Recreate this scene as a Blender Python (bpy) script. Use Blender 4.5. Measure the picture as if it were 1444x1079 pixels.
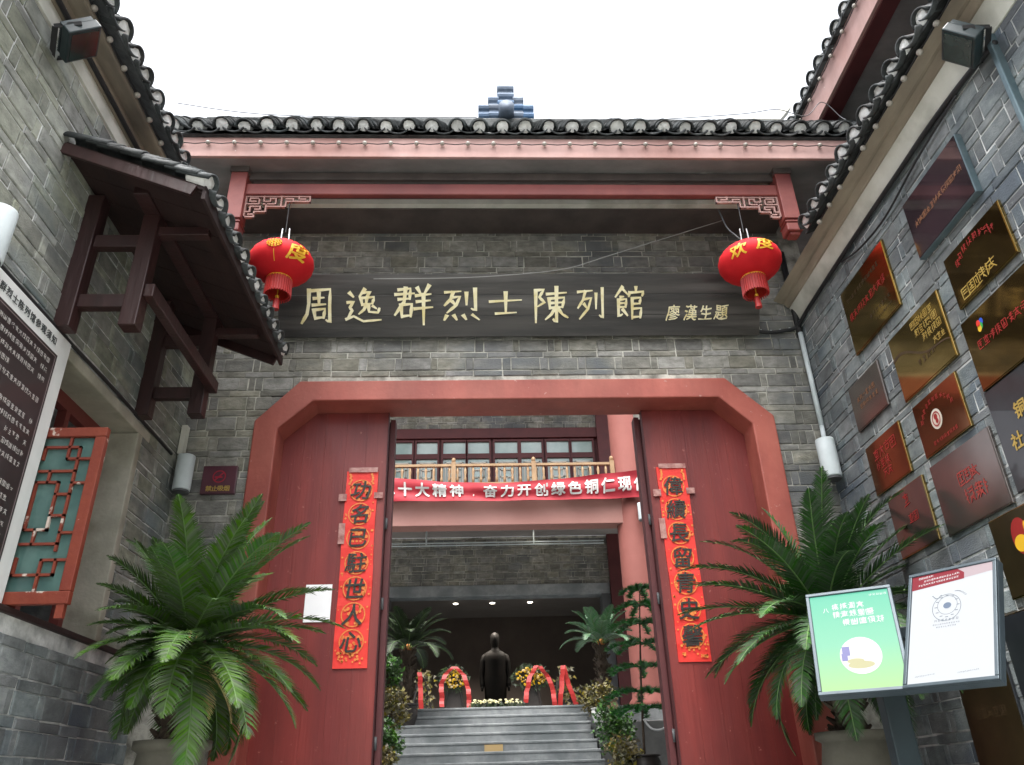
import bpy, math, random
from mathutils import Vector, Matrix
R = math.radians
sc = bpy.context.scene
col = sc.collection
for o in list(bpy.data.objects): bpy.data.objects.remove(o)

# ------------------------------------------------------------------ camera
EYE = Vector((0, 0, 1.6))
cam = bpy.data.cameras.new('camera'); cam.sensor_width = 36; cam.lens = 36*1104/1444
cam.clip_start = .05; cam.clip_end = 3000
camo = bpy.data.objects.new('camera', cam); col.objects.link(camo)
# rows: camera right / up / back expressed in world axes (pitch 27.7 deg up, small yaw and roll)
Mr = Matrix(((0.9991, -0.0337, -0.0269), (0.0082, -0.4651, 0.8852), (-0.0423, -0.8846, -0.4644)))
rr = Vector(Mr[0]).normalized(); uu = Vector(Mr[1]); uu = (uu - rr*uu.dot(rr)).normalized(); bb = rr.cross(uu)
camo.matrix_world = Matrix(((rr.x, uu.x, bb.x, EYE.x), (rr.y, uu.y, bb.y, EYE.y), (rr.z, uu.z, bb.z, EYE.z), (0, 0, 0, 1)))
sc.camera = camo

# ------------------------------------------------------------------ sky, sun, exposure
SUN_EL, SUN_AZ = 74, 195          # azimuth: clockwise from +Y
wd = bpy.data.worlds.new('World'); sc.world = wd; wd.use_nodes = True
nt = wd.node_tree; nt.nodes.clear()
wo = nt.nodes.new('ShaderNodeOutputWorld'); bg = nt.nodes.new('ShaderNodeBackground')
sky = nt.nodes.new('ShaderNodeTexSky'); sky.sky_type = 'NISHITA'; sky.sun_disc = False
sky.sun_elevation = R(SUN_EL); sky.sun_rotation = R(SUN_AZ); sky.air_density = 1.0; sky.dust_density = 5.0; sky.ozone_density = 1.0
hs = nt.nodes.new('ShaderNodeHueSaturation'); hs.inputs['Saturation'].default_value = .22
nt.links.new(sky.outputs[0], hs.inputs['Color']); nt.links.new(hs.outputs[0], bg.inputs[0])
bg.inputs[1].default_value = .15; nt.links.new(bg.outputs[0], wo.inputs[0])
sl = bpy.data.lights.new('sun', 'SUN'); sl.energy = 1.2; sl.angle = R(60); sl.color = (1, .97, .93)
slo = bpy.data.objects.new('sun', sl); col.objects.link(slo)
sd = Vector((math.sin(R(SUN_AZ))*math.cos(R(SUN_EL)), math.cos(R(SUN_AZ))*math.cos(R(SUN_EL)), math.sin(R(SUN_EL))))
slo.rotation_euler = sd.to_track_quat('Z', 'Y').to_euler(); slo.location = (0, -4, 14)
sc.view_settings.view_transform = 'Standard'; sc.view_settings.look = 'None'
sc.view_settings.exposure = 2.0; sc.view_settings.gamma = 1.0; sc.view_settings.use_curve_mapping = False
sc.render.engine = 'CYCLES'

# ------------------------------------------------------------------ materials
MATS = {}
def lin(c):
    if isinstance(c, str):
        c = tuple(int(c[i:i+2], 16)/255 for i in (0, 2, 4))
    return tuple(x/12.92 if x <= .04045 else ((x+.055)/1.055)**2.4 for x in c)
def mat(name, a, b=None, scale=3.0, rough=.7, metal=0.0, bump=0.0, bscale=None, stretch=(1, 1, 1), rnd=0.0,
        contrast=(.35, .65), c=None, cscale=1.2, cpos=(.55, .7), emit=None, coat=0.0, spec=.5, detail=5, chips=None, stain=0.0):
    """two-tone noise paint in world space; c = a third tone in larger patches; rnd = brightness spread per piece"""
    if name in MATS: return MATS[name]
    m = bpy.data.materials.new(name); m.use_nodes = True; n = m.node_tree.nodes; l = m.node_tree.links
    p = n['Principled BSDF']
    p.inputs['Roughness'].default_value = rough; p.inputs['Metallic'].default_value = metal
    p.inputs['Coat Weight'].default_value = coat; p.inputs['Specular IOR Level'].default_value = spec
    b = b or a
    g = n.new('ShaderNodeNewGeometry'); mp = n.new('ShaderNodeMapping'); mp.inputs['Scale'].default_value = stretch
    l.new(g.outputs['Position'], mp.inputs['Vector'])
    nz = n.new('ShaderNodeTexNoise'); nz.inputs['Scale'].default_value = scale; nz.inputs['Detail'].default_value = detail; nz.inputs['Roughness'].default_value = .62
    l.new(mp.outputs[0], nz.inputs['Vector'])
    rp = n.new('ShaderNodeValToRGB'); rp.color_ramp.elements[0].position = contrast[0]; rp.color_ramp.elements[1].position = contrast[1]
    rp.color_ramp.elements[0].color = (*lin(a), 1); rp.color_ramp.elements[1].color = (*lin(b), 1)
    l.new(nz.outputs[0], rp.inputs[0]); out = rp.outputs[0]
    if c:
        n2 = n.new('ShaderNodeTexNoise'); n2.inputs['Scale'].default_value = cscale; n2.inputs['Detail'].default_value = 6
        l.new(mp.outputs[0], n2.inputs['Vector'])
        r2 = n.new('ShaderNodeValToRGB'); r2.color_ramp.elements[0].position = cpos[0]; r2.color_ramp.elements[1].position = cpos[1]
        l.new(n2.outputs[0], r2.inputs[0])
        mx = n.new('ShaderNodeMix'); mx.data_type = 'RGBA'; l.new(r2.outputs[0], mx.inputs['Factor']); l.new(out, mx.inputs['A'])
        mx.inputs['B'].default_value = (*lin(c), 1); out = mx.outputs['Result']
    if stain:                                      # broad weathering, tall streaks
        ms = n.new('ShaderNodeMapping'); ms.inputs['Scale'].default_value = (1.6, 1.6, .45); l.new(g.outputs['Position'], ms.inputs['Vector'])
        ns_ = n.new('ShaderNodeTexNoise'); ns_.inputs['Scale'].default_value = 1.1; ns_.inputs['Detail'].default_value = 7; ns_.inputs['Roughness'].default_value = .68; l.new(ms.outputs[0], ns_.inputs['Vector'])
        sr = n.new('ShaderNodeMapRange'); sr.inputs['From Min'].default_value = .35; sr.inputs['From Max'].default_value = .65; sr.inputs['To Min'].default_value = 1-stain; sr.inputs['To Max'].default_value = 1+stain*.5
        l.new(ns_.outputs[0], sr.inputs['Value']); hv = n.new('ShaderNodeHueSaturation'); l.new(out, hv.inputs['Color']); l.new(sr.outputs[0], hv.inputs['Value']); out = hv.outputs[0]
    if chips:                                      # small worn spots: (colour, noise scale, threshold)
        nc = n.new('ShaderNodeTexNoise'); nc.inputs['Scale'].default_value = chips[1]; nc.inputs['Detail'].default_value = 8; nc.inputs['Roughness'].default_value = .7; l.new(g.outputs['Position'], nc.inputs['Vector'])
        rc = n.new('ShaderNodeValToRGB'); rc.color_ramp.elements[0].position = chips[2]; rc.color_ramp.elements[1].position = chips[2]+.025; l.new(nc.outputs[0], rc.inputs[0])
        mc = n.new('ShaderNodeMix'); mc.data_type = 'RGBA'; l.new(rc.outputs[0], mc.inputs['Factor']); l.new(out, mc.inputs['A']); mc.inputs['B'].default_value = (*lin(chips[0]), 1); out = mc.outputs['Result']
    if rnd:
        oi = n.new('ShaderNodeObjectInfo'); ad = n.new('ShaderNodeMath'); ad.operation = 'ADD'; fr = n.new('ShaderNodeMath'); fr.operation = 'FRACT'
        l.new(oi.outputs['Random'], ad.inputs[0]); l.new(g.outputs['Random Per Island'], ad.inputs[1]); l.new(ad.outputs[0], fr.inputs[0])
        mr = n.new('ShaderNodeMapRange'); mr.inputs['To Min'].default_value = 1-rnd; mr.inputs['To Max'].default_value = 1+rnd
        l.new(fr.outputs[0], mr.inputs['Value'])
        h2 = n.new('ShaderNodeHueSaturation'); l.new(out, h2.inputs['Color']); l.new(mr.outputs[0], h2.inputs['Value'])
        m3 = n.new('ShaderNodeMath'); m3.operation = 'MULTIPLY'; m3.inputs[1].default_value = 7.31
        f3 = n.new('ShaderNodeMath'); f3.operation = 'FRACT'; l.new(fr.outputs[0], m3.inputs[0]); l.new(m3.outputs[0], f3.inputs[0])
        m4 = n.new('ShaderNodeMapRange'); m4.inputs['To Min'].default_value = .5; m4.inputs['To Max'].default_value = 1.5
        l.new(f3.outputs[0], m4.inputs['Value']); l.new(m4.outputs[0], h2.inputs['Saturation']); out = h2.outputs[0]
    l.new(out, p.inputs['Base Color'])
    if bump:
        bp = n.new('ShaderNodeBump'); bp.inputs['Strength'].default_value = bump; bp.inputs['Distance'].default_value = .01
        nb = n.new('ShaderNodeTexNoise'); nb.inputs['Scale'].default_value = bscale or scale*6; nb.inputs['Detail'].default_value = 6
        l.new(mp.outputs[0], nb.inputs['Vector']); l.new(nb.outputs[0], bp.inputs['Height']); l.new(bp.outputs[0], p.inputs['Normal'])
    if emit:
        l.new(out, p.inputs['Emission Color']); p.inputs['Emission Strength'].default_value = emit
    MATS[name] = m
    return m

BRICK  = mat('grey_brick', '6f6e66', '94928a', 9, .86, bump=.7, bscale=70, rnd=.27, c='66696a', cscale=1.3, cpos=(.5, .66), stain=.3, chips=('9b988e', 26, .66), stretch=(1, 1, 1.8))
BRICKB = mat('blue_grey_brick', '656b6d', '868c8c', 9, .84, bump=.7, bscale=70, rnd=.25, c='596067', cscale=1.3, cpos=(.5, .66), stain=.28, chips=('a3a7a6', 26, .66), stretch=(1, 1, 1.8))
BRICKL = mat('olive_grey_brick', '7c7e75', '9ea094', 9, .86, bump=.7, bscale=70, rnd=.25, c='747b7c', cscale=1.3, cpos=(.5, .66), stain=.28, chips=('a2a296', 26, .66), stretch=(1, 1, 1.8))
MORTAR = mat('lime_mortar', '75746c', 'c2c0b6', 5, .95, stain=.3, bump=.5, bscale=40, contrast=(.36, .58))
MORTARW = mat('white_lime_mortar', '8b8e8d', 'dcdddb', 4, .95, stain=.25, bump=.5, bscale=40, contrast=(.36, .58))
PLAST  = mat('aged_plaster', 'c3c2b6', 'dcdbd2', 2.2, .9, bump=.2, bscale=30, c='96968a', cscale=2.3, cpos=(.5, .75))
CONC   = mat('concrete', '9f9c8e', 'bdb9aa', 3, .9, bump=.35, bscale=45, c='82806f', cscale=2.5, cpos=(.5, .72))
MOULD  = mat('brown_cornice_render', '857a6b', 'a39886', 4, .9, bump=.35, bscale=30, stretch=(1, .3, 1), c='5f5850', cscale=3, cpos=(.5, .7))
SOFFIT = mat('grey_soffit_board', '6e6c6b', '8a8786', 3, .85, bump=.2, c='b4b0ac', cscale=2.5, cpos=(.68, .75), stretch=(.5, 1, 1))
DARKCEIL = mat('dark_ceiling_board', '48403e', '5a514d', 3, .85)
REDWALL = mat('red_render', '964a3f', 'a4594c', 1.5, .6, bump=.25, bscale=25, c='863a32', cscale=1.2, cpos=(.5, .75), stain=.28, chips=('b0847a', 13, .655))
REDDOOR = mat('red_door_paint', '742723', '82322c', 6, .5, bump=.2, bscale=30, stretch=(2.6, 1, .1), c='692120', cscale=3, cpos=(.4, .7), coat=.05, stain=.3, chips=('94584f', 15, .635))
REDWOOD = mat('red_timber_paint', '71332f', '82423c', 4, .6, bump=.15, c='622a29', cscale=2, cpos=(.5, .7))
PINK   = mat('faded_pink_paint', 'ab8780', 'bb9993', 2, .8, bump=.1, c='9c746c', cscale=1.6, cpos=(.5, .72), stretch=(.6, 1, 1), stain=.2, chips=('cfc6c2', 12, .68))
HALLBEAM = mat('pale_salmon_render', 'a3756c', 'ae8178', 1.2, .8, bump=.1)
HALLPINK = mat('salmon_render', '7a443c', '854d45', 1.2, .8, bump=.1)
MAROON = mat('maroon_timber', '4c2022', '5a2829', 3, .6)
DWOOD  = mat('dark_brown_timber', '291918', '382222', 5, .5, bump=.35, bscale=18, stretch=(2, 2, .25), c='341a18', cscale=3, cpos=(.45, .7), coat=.12)
DBOARD = mat('black_brown_boarding', '231514', '33201 e'.replace(' ', ''), 5, .7, bump=.3, stretch=(1, .3, 1))
TILE   = mat('dark_roof_tile', '2d3132', '484d4e', 12, .7, bump=.5, bscale=50, rnd=.3, c='1f2121', cscale=4, cpos=(.45, .65))
LIME   = mat('white_lime_plug', 'dcdcd9', 'f2f2f0', 14, .9, bump=.3, bscale=60, rnd=.08, c='9fa09b', cscale=9, cpos=(.58, .72))
BLUETILE = mat('blue_grey_ridge_tile', '435469', '566a82', 10, .7, bump=.3, rnd=.18)
BLACK  = mat('black_rubber', '1c1c1e', '28282a', 8, .6)
METAL  = mat('blue_grey_metal', '5c7077', '708086', 8, .45, metal=.5)
FLOOD  = mat('floodlight_housing', '1b2a2c', '263538', 8, .4, coat=.2)
GREYP  = mat('grey_lamp_paint', 'bfc9cb', 'cdd6d8', 6, .5)
DGREY  = mat('dark_grey_plastic', '4a4c4e', '55585a', 6, .6)
BULB   = mat('frosted_bulb', '958e85', 'a9a39a', 8, .4)
GOLD   = mat('gold_leaf', 'd6c583', 'efe8c4', 9, .5, metal=.1, contrast=(.3, .6))
SIGNB  = mat('black_lacquer_board', '252423', '3d3a37', 3, .42, chips=('8d8a84', 11, .71), bump=.3, bscale=8, stretch=(.35, 4, 4), c='5c5956', cscale=1.8, cpos=(.5, .72))
LANT   = mat('red_lantern_silk', 'c0121d', 'd01f26', 5, .75, bump=.06, spec=.3)
LGOLD  = mat('lantern_gold_print', 'd9a21c', 'e8b637', 9, .5)
SILVER = mat('silver_rod', 'd8dadc', None, 5, .3, metal=.6)
PAPER  = mat('red_couplet_paper', 'd2261f', 'dc362b', 6, .6, bump=.15, bscale=14)
PGOLD  = mat('gold_print', 'd06a2e', 'd9853c', 60, .55, contrast=(.4, .6))
INK    = mat('black_ink', '22201c', '2c2a24', 20, .6)
INKG   = mat('ink_with_gold_edge', '2b2a20', '3a3826', 30, .5)
WHITEP = mat('white_paper', 'e9eaec', 'f1f2f3', 4, .7)
TAPE   = mat('old_sticky_tape', '86504a', 'b08880', 20, .4)
WHITEB = mat('white_board', 'd7dad8', 'e4e6e4', 3, .5)
DARKB  = mat('dark_brown_board', '2a2223', '352b2c', 3, .45, coat=.2)
SASH   = mat('worn_orange_red_paint', '702a1c', '7e3722', 5, .6, bump=.3, c='bfb0a5', cscale=7, cpos=(.62, .645))
SASHG  = mat('teal_frosted_glass', '43605c', '577670', 3, .3, c='3f5d5a', cscale=5, cpos=(.45, .65), coat=.3)
BRASS  = mat('aged_brass', '8f7a4a', 'a38d5a', 4, .1, metal=.95, stretch=(1, .4, 2))
BRASS2 = mat('dark_brass', '6f5a3a', '82693f', 4, .07, metal=.95)
COPPER = mat('red_brown_copper', '7d5136', '8e6042', 3, .13, metal=.9)
STEELP = mat('brushed_grey_steel', '7d7672', '8b8480', 3, .22, metal=.9)
BLACKP = mat('black_stone_plaque', '1f2226', '2a2d31', 4, .3, coat=.3)
DGLASS = mat('dark_wood_under_glass', '2a2226', '3a2d32', 3, .08, coat=.6)
PRED   = mat('plaque_red', '8c1d1c', '9a2823', 6, .5)
PGLD   = mat('plaque_gold_engraving', 'b5974a', 'c6ab62', 6, .4, metal=.3)
PBRN   = mat('plaque_dark_engraving', '3c2d1a', '4b3a22', 6, .6)
FRAME  = mat('grey_display_frame', '38434a', '465259', 5, .4, metal=.3)
POSTM  = mat('dark_teal_post', '1d2b30', '25353a', 4, .5)
STONE  = mat('grey_step_stone', '7f8385', '969a9b', 9, .75, bump=.25, bscale=30, c='6d7375', cscale=2, cpos=(.45, .65))
PAVE   = mat('grey_paving', '94958f', 'a8a9a3', 2, .85, bump=.3, c='85867f', cscale=.8)
POT    = mat('pale_stone_pot', '525046', '656257', 4, .8, bump=.3)
DPOT   = mat('dark_glazed_pot', '2a2624', '38322e', 4, .4)
TRUNK  = mat('cycad_trunk', '3a3027', '52463a', 14, .95, bump=.9, bscale=50)
FROND  = mat('cycad_green', '375225', '5c763a', 3, .62, spec=.3, rnd=.25, c='3a5c38', cscale=3, cpos=(.45, .7))
FRONDD = mat('cycad_dark_green', '263f22', '3c5a32', 3, .62, spec=.3, rnd=.25)
RACHIS = mat('cycad_rachis', '4c6a34', '62804a', 8, .5)
DEADL  = mat('dry_leaf', 'a58f5c', 'c0ab7a', 8, .8)
LEAFA  = mat('green_leaf', '33572a', '55793a', 9, .6, rnd=.35)
LEAFB  = mat('brown_green_leaf', '5e6038', '84754a', 9, .65, rnd=.35)
LEAFD  = mat('dark_green_leaf', '25331f', '38472a', 9, .65, rnd=.3)
PINE   = mat('pine_green', '24542c', '3d7437', 9, .6, rnd=.25)
BRONZE = mat('dark_bronze', '1d1916', '28211d', 5, .65, metal=.2)
YFLOW  = mat('yellow_petal', 'b58c12', 'c7a324', 20, .6, rnd=.2)
WFLOW  = mat('white_yellow_petal', 'e5dca0', 'f2edc8', 20, .6)
RIBBON = mat('red_ribbon', '9c1c1a', 'ab2823', 6, .5)
BANNER = mat('red_banner_cloth', 'a01a28', 'ad2835', 3, .7, bump=.25, bscale=6)
WHITEI = mat('white_print', 'cfccc8', None, 5, .6)
GLASS  = mat('pale_window_glass', '8ea6a2', 'a9bdb8', 2, .15, coat=.3)
RAIL   = mat('pale_varnished_rail', '9a7a58', 'ac8d69', 6, .5)
HALLW  = mat('hall_back_wall', '675c56', '72665f', 2, .85)
HALLC  = mat('hall_ceiling', '8a8380', '958e8a', 2, .85)
HOSE   = mat('white_hose', 'd5d7d6', None, 5, .5)
WOODP  = mat('planting_stone', '4b4c4c', '5d5e5d', 5, .5, coat=.2)
def emis(name, c, s):
    m = bpy.data.materials.new(name); m.use_nodes = True; p = m.node_tree.nodes['Principled BSDF']
    p.inputs['Base Color'].default_value = (*[.06*q for q in lin(c)], 1); p.inputs['Emission Color'].default_value = (*lin(c), 1); p.inputs['Emission Strength'].default_value = s
    p.inputs['Roughness'].default_value = .5; p.inputs['Specular IOR Level'].default_value = .08
    MATS[name] = m; return m
SCR = .235
SW = emis('lit_white_screen', 'eef2f6', SCR); SWT = emis('lit_white_print', 'ffffff', SCR*1.1)
SRED = emis('lit_red_print', 'a8404c', SCR); SPNK = emis('lit_pale_print', 'd9c6cb', SCR); SGR = emis('lit_grey_print', '8a97a5', SCR*.8); SBL = emis('lit_blue_print', '8c9cb4', SCR)
SVI = emis('lit_violet_print', 'a6a4d8', SCR); SYE = emis('lit_straw_print', 'e0dcb0', SCR)
LAMP = emis('lit_lamp_lens', 'fff4e2', 4.0)
def green_screen():
    m = bpy.data.materials.new('lit_green_screen'); m.use_nodes = True; n = m.node_tree.nodes; l = m.node_tree.links; p = n['Principled BSDF']
    tc = n.new('ShaderNodeTexCoord'); sp = n.new('ShaderNodeSeparateXYZ'); l.new(tc.outputs['Generated'], sp.inputs[0])
    r = n.new('ShaderNodeValToRGB'); e = r.color_ramp.elements
    e[0].position = 0; e[0].color = (*lin('c6f2a2'), 1); e[1].position = 1; e[1].color = (*lin('72dcba'), 1)
    x = r.color_ramp.elements.new(.45); x.color = (*lin('9ce8c2'), 1)
    p.inputs['Base Color'].default_value = (.03, .05, .04, 1); l.new(sp.outputs['Z'], r.inputs[0]); l.new(r.outputs[0], p.inputs['Emission Color'])
    p.inputs['Emission Strength'].default_value = SCR; p.inputs['Roughness'].default_value = .5; p.inputs['Specular IOR Level'].default_value = .08
    return m
SGREEN = green_screen()
# ------------------------------------------------------------------ mesh helpers
ORG = {}                                   # world origin of every object that can be a parent
def org(p): return ORG.get(p.name, Vector()) if p else Vector()
def link(o, parent=None, w=None):
    col.objects.link(o)
    if parent: o.parent = parent
    ORG[o.name] = w if w is not None else org(parent)
    return o
def tag(o, label=None, cat=None, group=None, kind=None):
    if label: o['label'] = label
    if cat: o['category'] = cat
    if group: o['group'] = group
    if kind: o['kind'] = kind
    return o
def empty(name, loc, label, cat, group=None):
    o = bpy.data.objects.new(name, None); o.empty_display_size = .2
    o.location = loc; link(o, None, Vector(loc)); return tag(o, label, cat, group)
class MB:
    def __init__(s): s.v = []; s.f = []
    def add(s, vs, fs):
        b = len(s.v); s.v += [Vector(v) for v in vs]; s.f += [tuple(i+b for i in f) for f in fs]; return s
    def box(s, x0, x1, y0, y1, z0, z1):
        return s.add([(x0,y0,z0),(x1,y0,z0),(x1,y1,z0),(x0,y1,z0),(x0,y0,z1),(x1,y0,z1),(x1,y1,z1),(x0,y1,z1)],
            [(3,2,1,0),(4,5,6,7),(0,1,5,4),(1,2,6,5),(2,3,7,6),(3,0,4,7)])
    def obox(s, c, ax, ay, az, hx, hy, hz):
        c = Vector(c); ax, ay, az = Vector(ax)*hx, Vector(ay)*hy, Vector(az)*hz
        vs = [c + sx*ax + sy*ay + sz*az for sz in (-1, 1) for sx, sy in ((-1,-1),(1,-1),(1,1),(-1,1))]
        fl = ax.cross(ay).dot(az) < 0
        fs = [(3,2,1,0),(4,5,6,7),(0,1,5,4),(1,2,6,5),(2,3,7,6),(3,0,4,7)]
        return s.add(vs, [tuple(reversed(f)) for f in fs] if fl else fs)
    def bar(s, a, b, w, h, up=(0, 0, 1)):
        a, b = Vector(a), Vector(b); d = (b-a); L = d.length; d.normalize()
        u = Vector(up)
        if abs(d.dot(u)) > .99: u = Vector((0, 1, 0))
        sd_ = d.cross(u).normalized(); u = sd_.cross(d)
        return s.obox((a+b)/2, d, sd_, u, L/2, w/2, h/2)
    def tube(s, pts, r, n=8, cap=True):
        pts = [Vector(p) for p in pts]; rs = r if isinstance(r, (list, tuple)) else [r]*len(pts)
        rings = []; pv = None
        for i, p in enumerate(pts):
            d = (pts[min(i+1, len(pts)-1)] - pts[max(i-1, 0)])
            if d.length < 1e-9: d = Vector((0, 0, 1))
            d.normalize()
            u = pv - d*pv.dot(d) if pv else (Vector((0, 0, 1)) - d*d.z if abs(d.z) < .95 else Vector((1, 0, 0)) - d*d.x)
            u.normalize(); pv = u; w = d.cross(u)
            rings.append([p + (u*math.cos(2*math.pi*k/n) + w*math.sin(2*math.pi*k/n))*rs[i] for k in range(n)])
        vs = [v for rg in rings for v in rg]; fs = []
        for i in range(len(rings)-1):
            for k in range(n):
                a, b = i*n+k, i*n+(k+1) % n; fs.append((a, b, b+n, a+n))
        if cap: fs += [tuple(reversed(range(n))), tuple(range((len(rings)-1)*n, len(rings)*n))]
        return s.add(vs, fs)
    def lathe(s, prof, c, n=24, axis=None):
        c = Vector(c); vs = []; fs = []
        for r, z in prof:
            for k in range(n):
                a = 2*math.pi*k/n; vs.append(c + Vector((r*math.cos(a), r*math.sin(a), z)))
        for i in range(len(prof)-1):
            for k in range(n):
                a, b = i*n+k, i*n+(k+1) % n; fs.append((a, b, b+n, a+n))
        fs += [tuple(reversed(range(n))), tuple(range((len(prof)-1)*n, len(prof)*n))]
        return s.add(vs, fs)
    def prism(s, poly, n0, d):
        """closed polygon (list of vectors), extruded by vector d"""
        d = Vector(d); p = [Vector(q) for q in poly]; k = len(p)
        nn = Vector(n0)
        return s.add(p + [q+d for q in p], [tuple(range(k)), tuple(reversed(range(k, 2*k)))] + [((i+1) % k, i, i+k, (i+1) % k + k) for i in range(k)])
    def blob(s, c, r, n=6, m=4):
        c = Vector(c); r = Vector(r) if hasattr(r, '__len__') else Vector((r, r, r))
        vs = [c+Vector((0, 0, r.z))]; 
        for i in range(1, m):
            t = math.pi*i/m
            for k in range(n): a = 2*math.pi*k/n; vs.append(c+Vector((r.x*math.sin(t)*math.cos(a), r.y*math.sin(t)*math.sin(a), r.z*math.cos(t))))
        vs.append(c-Vector((0, 0, r.z))); fs = []
        for k in range(n): fs.append((0, 1+k, 1+(k+1) % n))
        for i in range(m-2):
            for k in range(n): a = 1+i*n+k; b = 1+i*n+(k+1) % n; fs.append((a, a+n, b+n, b))
        e = len(vs)-1; q = 1+(m-2)*n
        for k in range(n): fs.append((q+k, e, q+(k+1) % n))
        return s.add(vs, fs)
    def mesh(s, name, m, smooth=False, o=Vector()):
        me = bpy.data.meshes.new(name); me.from_pydata([tuple(v-o) for v in s.v], [], s.f); me.materials.append(m)
        if smooth: me.polygons.foreach_set('use_smooth', [True]*len(me.polygons))
        me.update(); return me
    def build(s, name, m, parent=None, smooth=False, bevel=0, own=None):
        """vertices are world coordinates; the object's origin is its parent's (or own, for a top-level thing)"""
        w = Vector(own) if own is not None else org(parent)
        me = s.mesh(name, m, smooth, w); o = bpy.data.objects.new(name, me)
        if own is not None: o.location = w - org(parent)
        link(o, parent, w)
        if bevel:
            b = o.modifiers.new('bevel', 'BEVEL'); b.width = bevel; b.segments = 2; b.limit_method = 'ANGLE'; b.angle_limit = R(40)
        return o
def inst(name, me, parent, M):
    """an object sharing mesh me, at world matrix M (parents are only translated)"""
    o = bpy.data.objects.new(name, me); w = org(parent)
    o.matrix_basis = Matrix.Translation(-w) @ M
    return link(o, parent, M.to_translation())
def frame(c, x, y, z):
    x, y, z, c = Vector(x), Vector(y), Vector(z), Vector(c)
    return Matrix(((x.x, y.x, z.x, c.x), (x.y, y.y, z.y, c.y), (x.z, y.z, z.z, c.z), (0, 0, 0, 1)))
def project(p):
    d = Vector(p) - EYE; x, y, z = d.dot(rr), d.dot(uu), -d.dot(bb)
    if z < .1: return None
    return 722+1104*x/z, 539.5-1104*y/z

# ------------------------------------------------------------------ writing
TCACHE = {}
def glyph_mesh(ch, bold=0.0):
    k = (ch, bold)
    if k not in TCACHE:
        cu = bpy.data.curves.new('t', 'FONT'); cu.body = ch; cu.size = 1; cu.align_x = 'CENTER'; cu.resolution_u = 3; cu.offset = bold
        ob = bpy.data.objects.new('t', cu); col.objects.link(ob)
        dg = bpy.context.evaluated_depsgraph_get(); dg.update()
        me = bpy.data.meshes.new_from_object(ob.evaluated_get(dg))
        vs = [v.co.copy() for v in me.vertices]; fs = [tuple(p.vertices) for p in me.polygons]
        if vs:
            x0, x1 = min(v.x for v in vs), max(v.x for v in vs); y0, y1 = min(v.y for v in vs), max(v.y for v in vs)
            cc = Vector(((x0+x1)/2, (y0+y1)/2, 0)); vs = [v-cc for v in vs]
        bpy.data.objects.remove(ob); bpy.data.curves.remove(cu); bpy.data.meshes.remove(me)
        TCACHE[k] = (vs, fs)
    return TCACHE[k]
def put_glyph(mb, ch, c, ux, uy, size, un, bold=0.0, slant=0.0, wob=0.0, sx=1.0, rng=random):
    vs, fs = glyph_mesh(ch, 0.0); c, ux, uy, un = Vector(c), Vector(ux), Vector(uy), Vector(un)
    pa = rng.random()*9
    out = []
    for v in vs:
        x = (v.x + slant*v.y)*sx + wob*math.sin(v.y*7+pa+v.x*3); y = v.y + wob*math.sin(v.x*8+pa*2) + .12*slant*v.x
        out.append(c + ux*x*size + uy*y*size + un*.0)
    mb.add(out, fs)
    if bold > 0:                                   # heavier stroke: the same sheet again, nudged and a hair higher
        for i_, (dx, dy) in enumerate(BOLD): mb.add([p + (ux*dx + uy*dy)*bold*size + un*.0003*(i_+1) for p in out], fs)
BOLD = ((1, 0), (-1, 0), (0, 1), (0, -1), (.7, .7), (-.7, .7), (.7, -.7), (-.7, -.7))
def marks(mb, c, ux, uy, un, size, rng):
    """a character too small to read in the photograph: a few crossing strokes"""
    c, ux, uy, un = Vector(c), Vector(ux), Vector(uy), Vector(un); h = size/2; w = h*.105; k = 0
    def seg(x0, y0, x1, y1):
        nonlocal k
        a, b = Vector((x0, y0))*h, Vector((x1, y1))*h; d = (b-a).normalized(); s = Vector((-d.y, d.x))*w; q = c + un*(.00025*k); k += 1
        f = lambda v: q + ux*v.x + uy*v.y
        mb.add([f(a-s), f(b-s*.7), f(b+s*.7), f(a+s)], [(0, 1, 2, 3)])
    j = lambda r=.12: rng.uniform(-r, r)
    t = rng.randrange(5); fx = rng.choice((1, 1, -1)); sq = rng.uniform(.8, 1.05); seg0 = seg
    def seg(x0, y0, x1, y1):
        if rng.random() < .86: seg0(fx*x0*sq+j(.05), y0+j(.07), fx*x1*sq+j(.05), y1+j(.07))
    if t == 4:
        seg(-.8, .8, .8, .85); seg(-.8, .8, -.75, -.8); seg(.8, .85, .75, -.85); seg(-.75, -.8, .75, -.78); seg(-.5, .35, .5, .4); seg(0, .8, 0, -.4); seg(-.45, -.1, .45, -.05); seg(-.5, -.45, .5, -.42)
    elif t in (0, 1):                                # narrow left side, dense right side
        seg(-.62+j(), .9, -.66+j(), -.9); seg(-.95, .35+j(), -.35, .45+j()); seg(-.9, -.25+j(), -.4, .05)
        for y in (.7, .25, -.2): seg(-.15+j(), y+j(), .95+j(.06), y+.08+j(.08))
        seg(.4+j(), .95, .38+j(), -.6); seg(.3, -.35, -.15, -.9); seg(.45, -.35, .95, -.9)
    elif t == 2:                                   # roof over box
        seg(-.1, 1, .1, .75); seg(-.9, .6, .9, .68); seg(-.5, .3, .55, .36); seg(-.5, .3, -.45, -.4); seg(.55, .36, .5, -.4); seg(-.45, -.4, .5, -.36); seg(0, .5, 0, -.95); seg(-.9, -.85+j(), .9, -.8+j())
    else:                                          # crossing sweeps
        seg(-.9, .5+j(), .9, .58+j()); seg(0+j(), .98, 0+j(), -.2); seg(-.6, .05, .6, .1); seg(-.1, .1, -.9, -.9); seg(.05, .1, .95, -.85); seg(-.4, -.45, .4, -.4)
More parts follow.
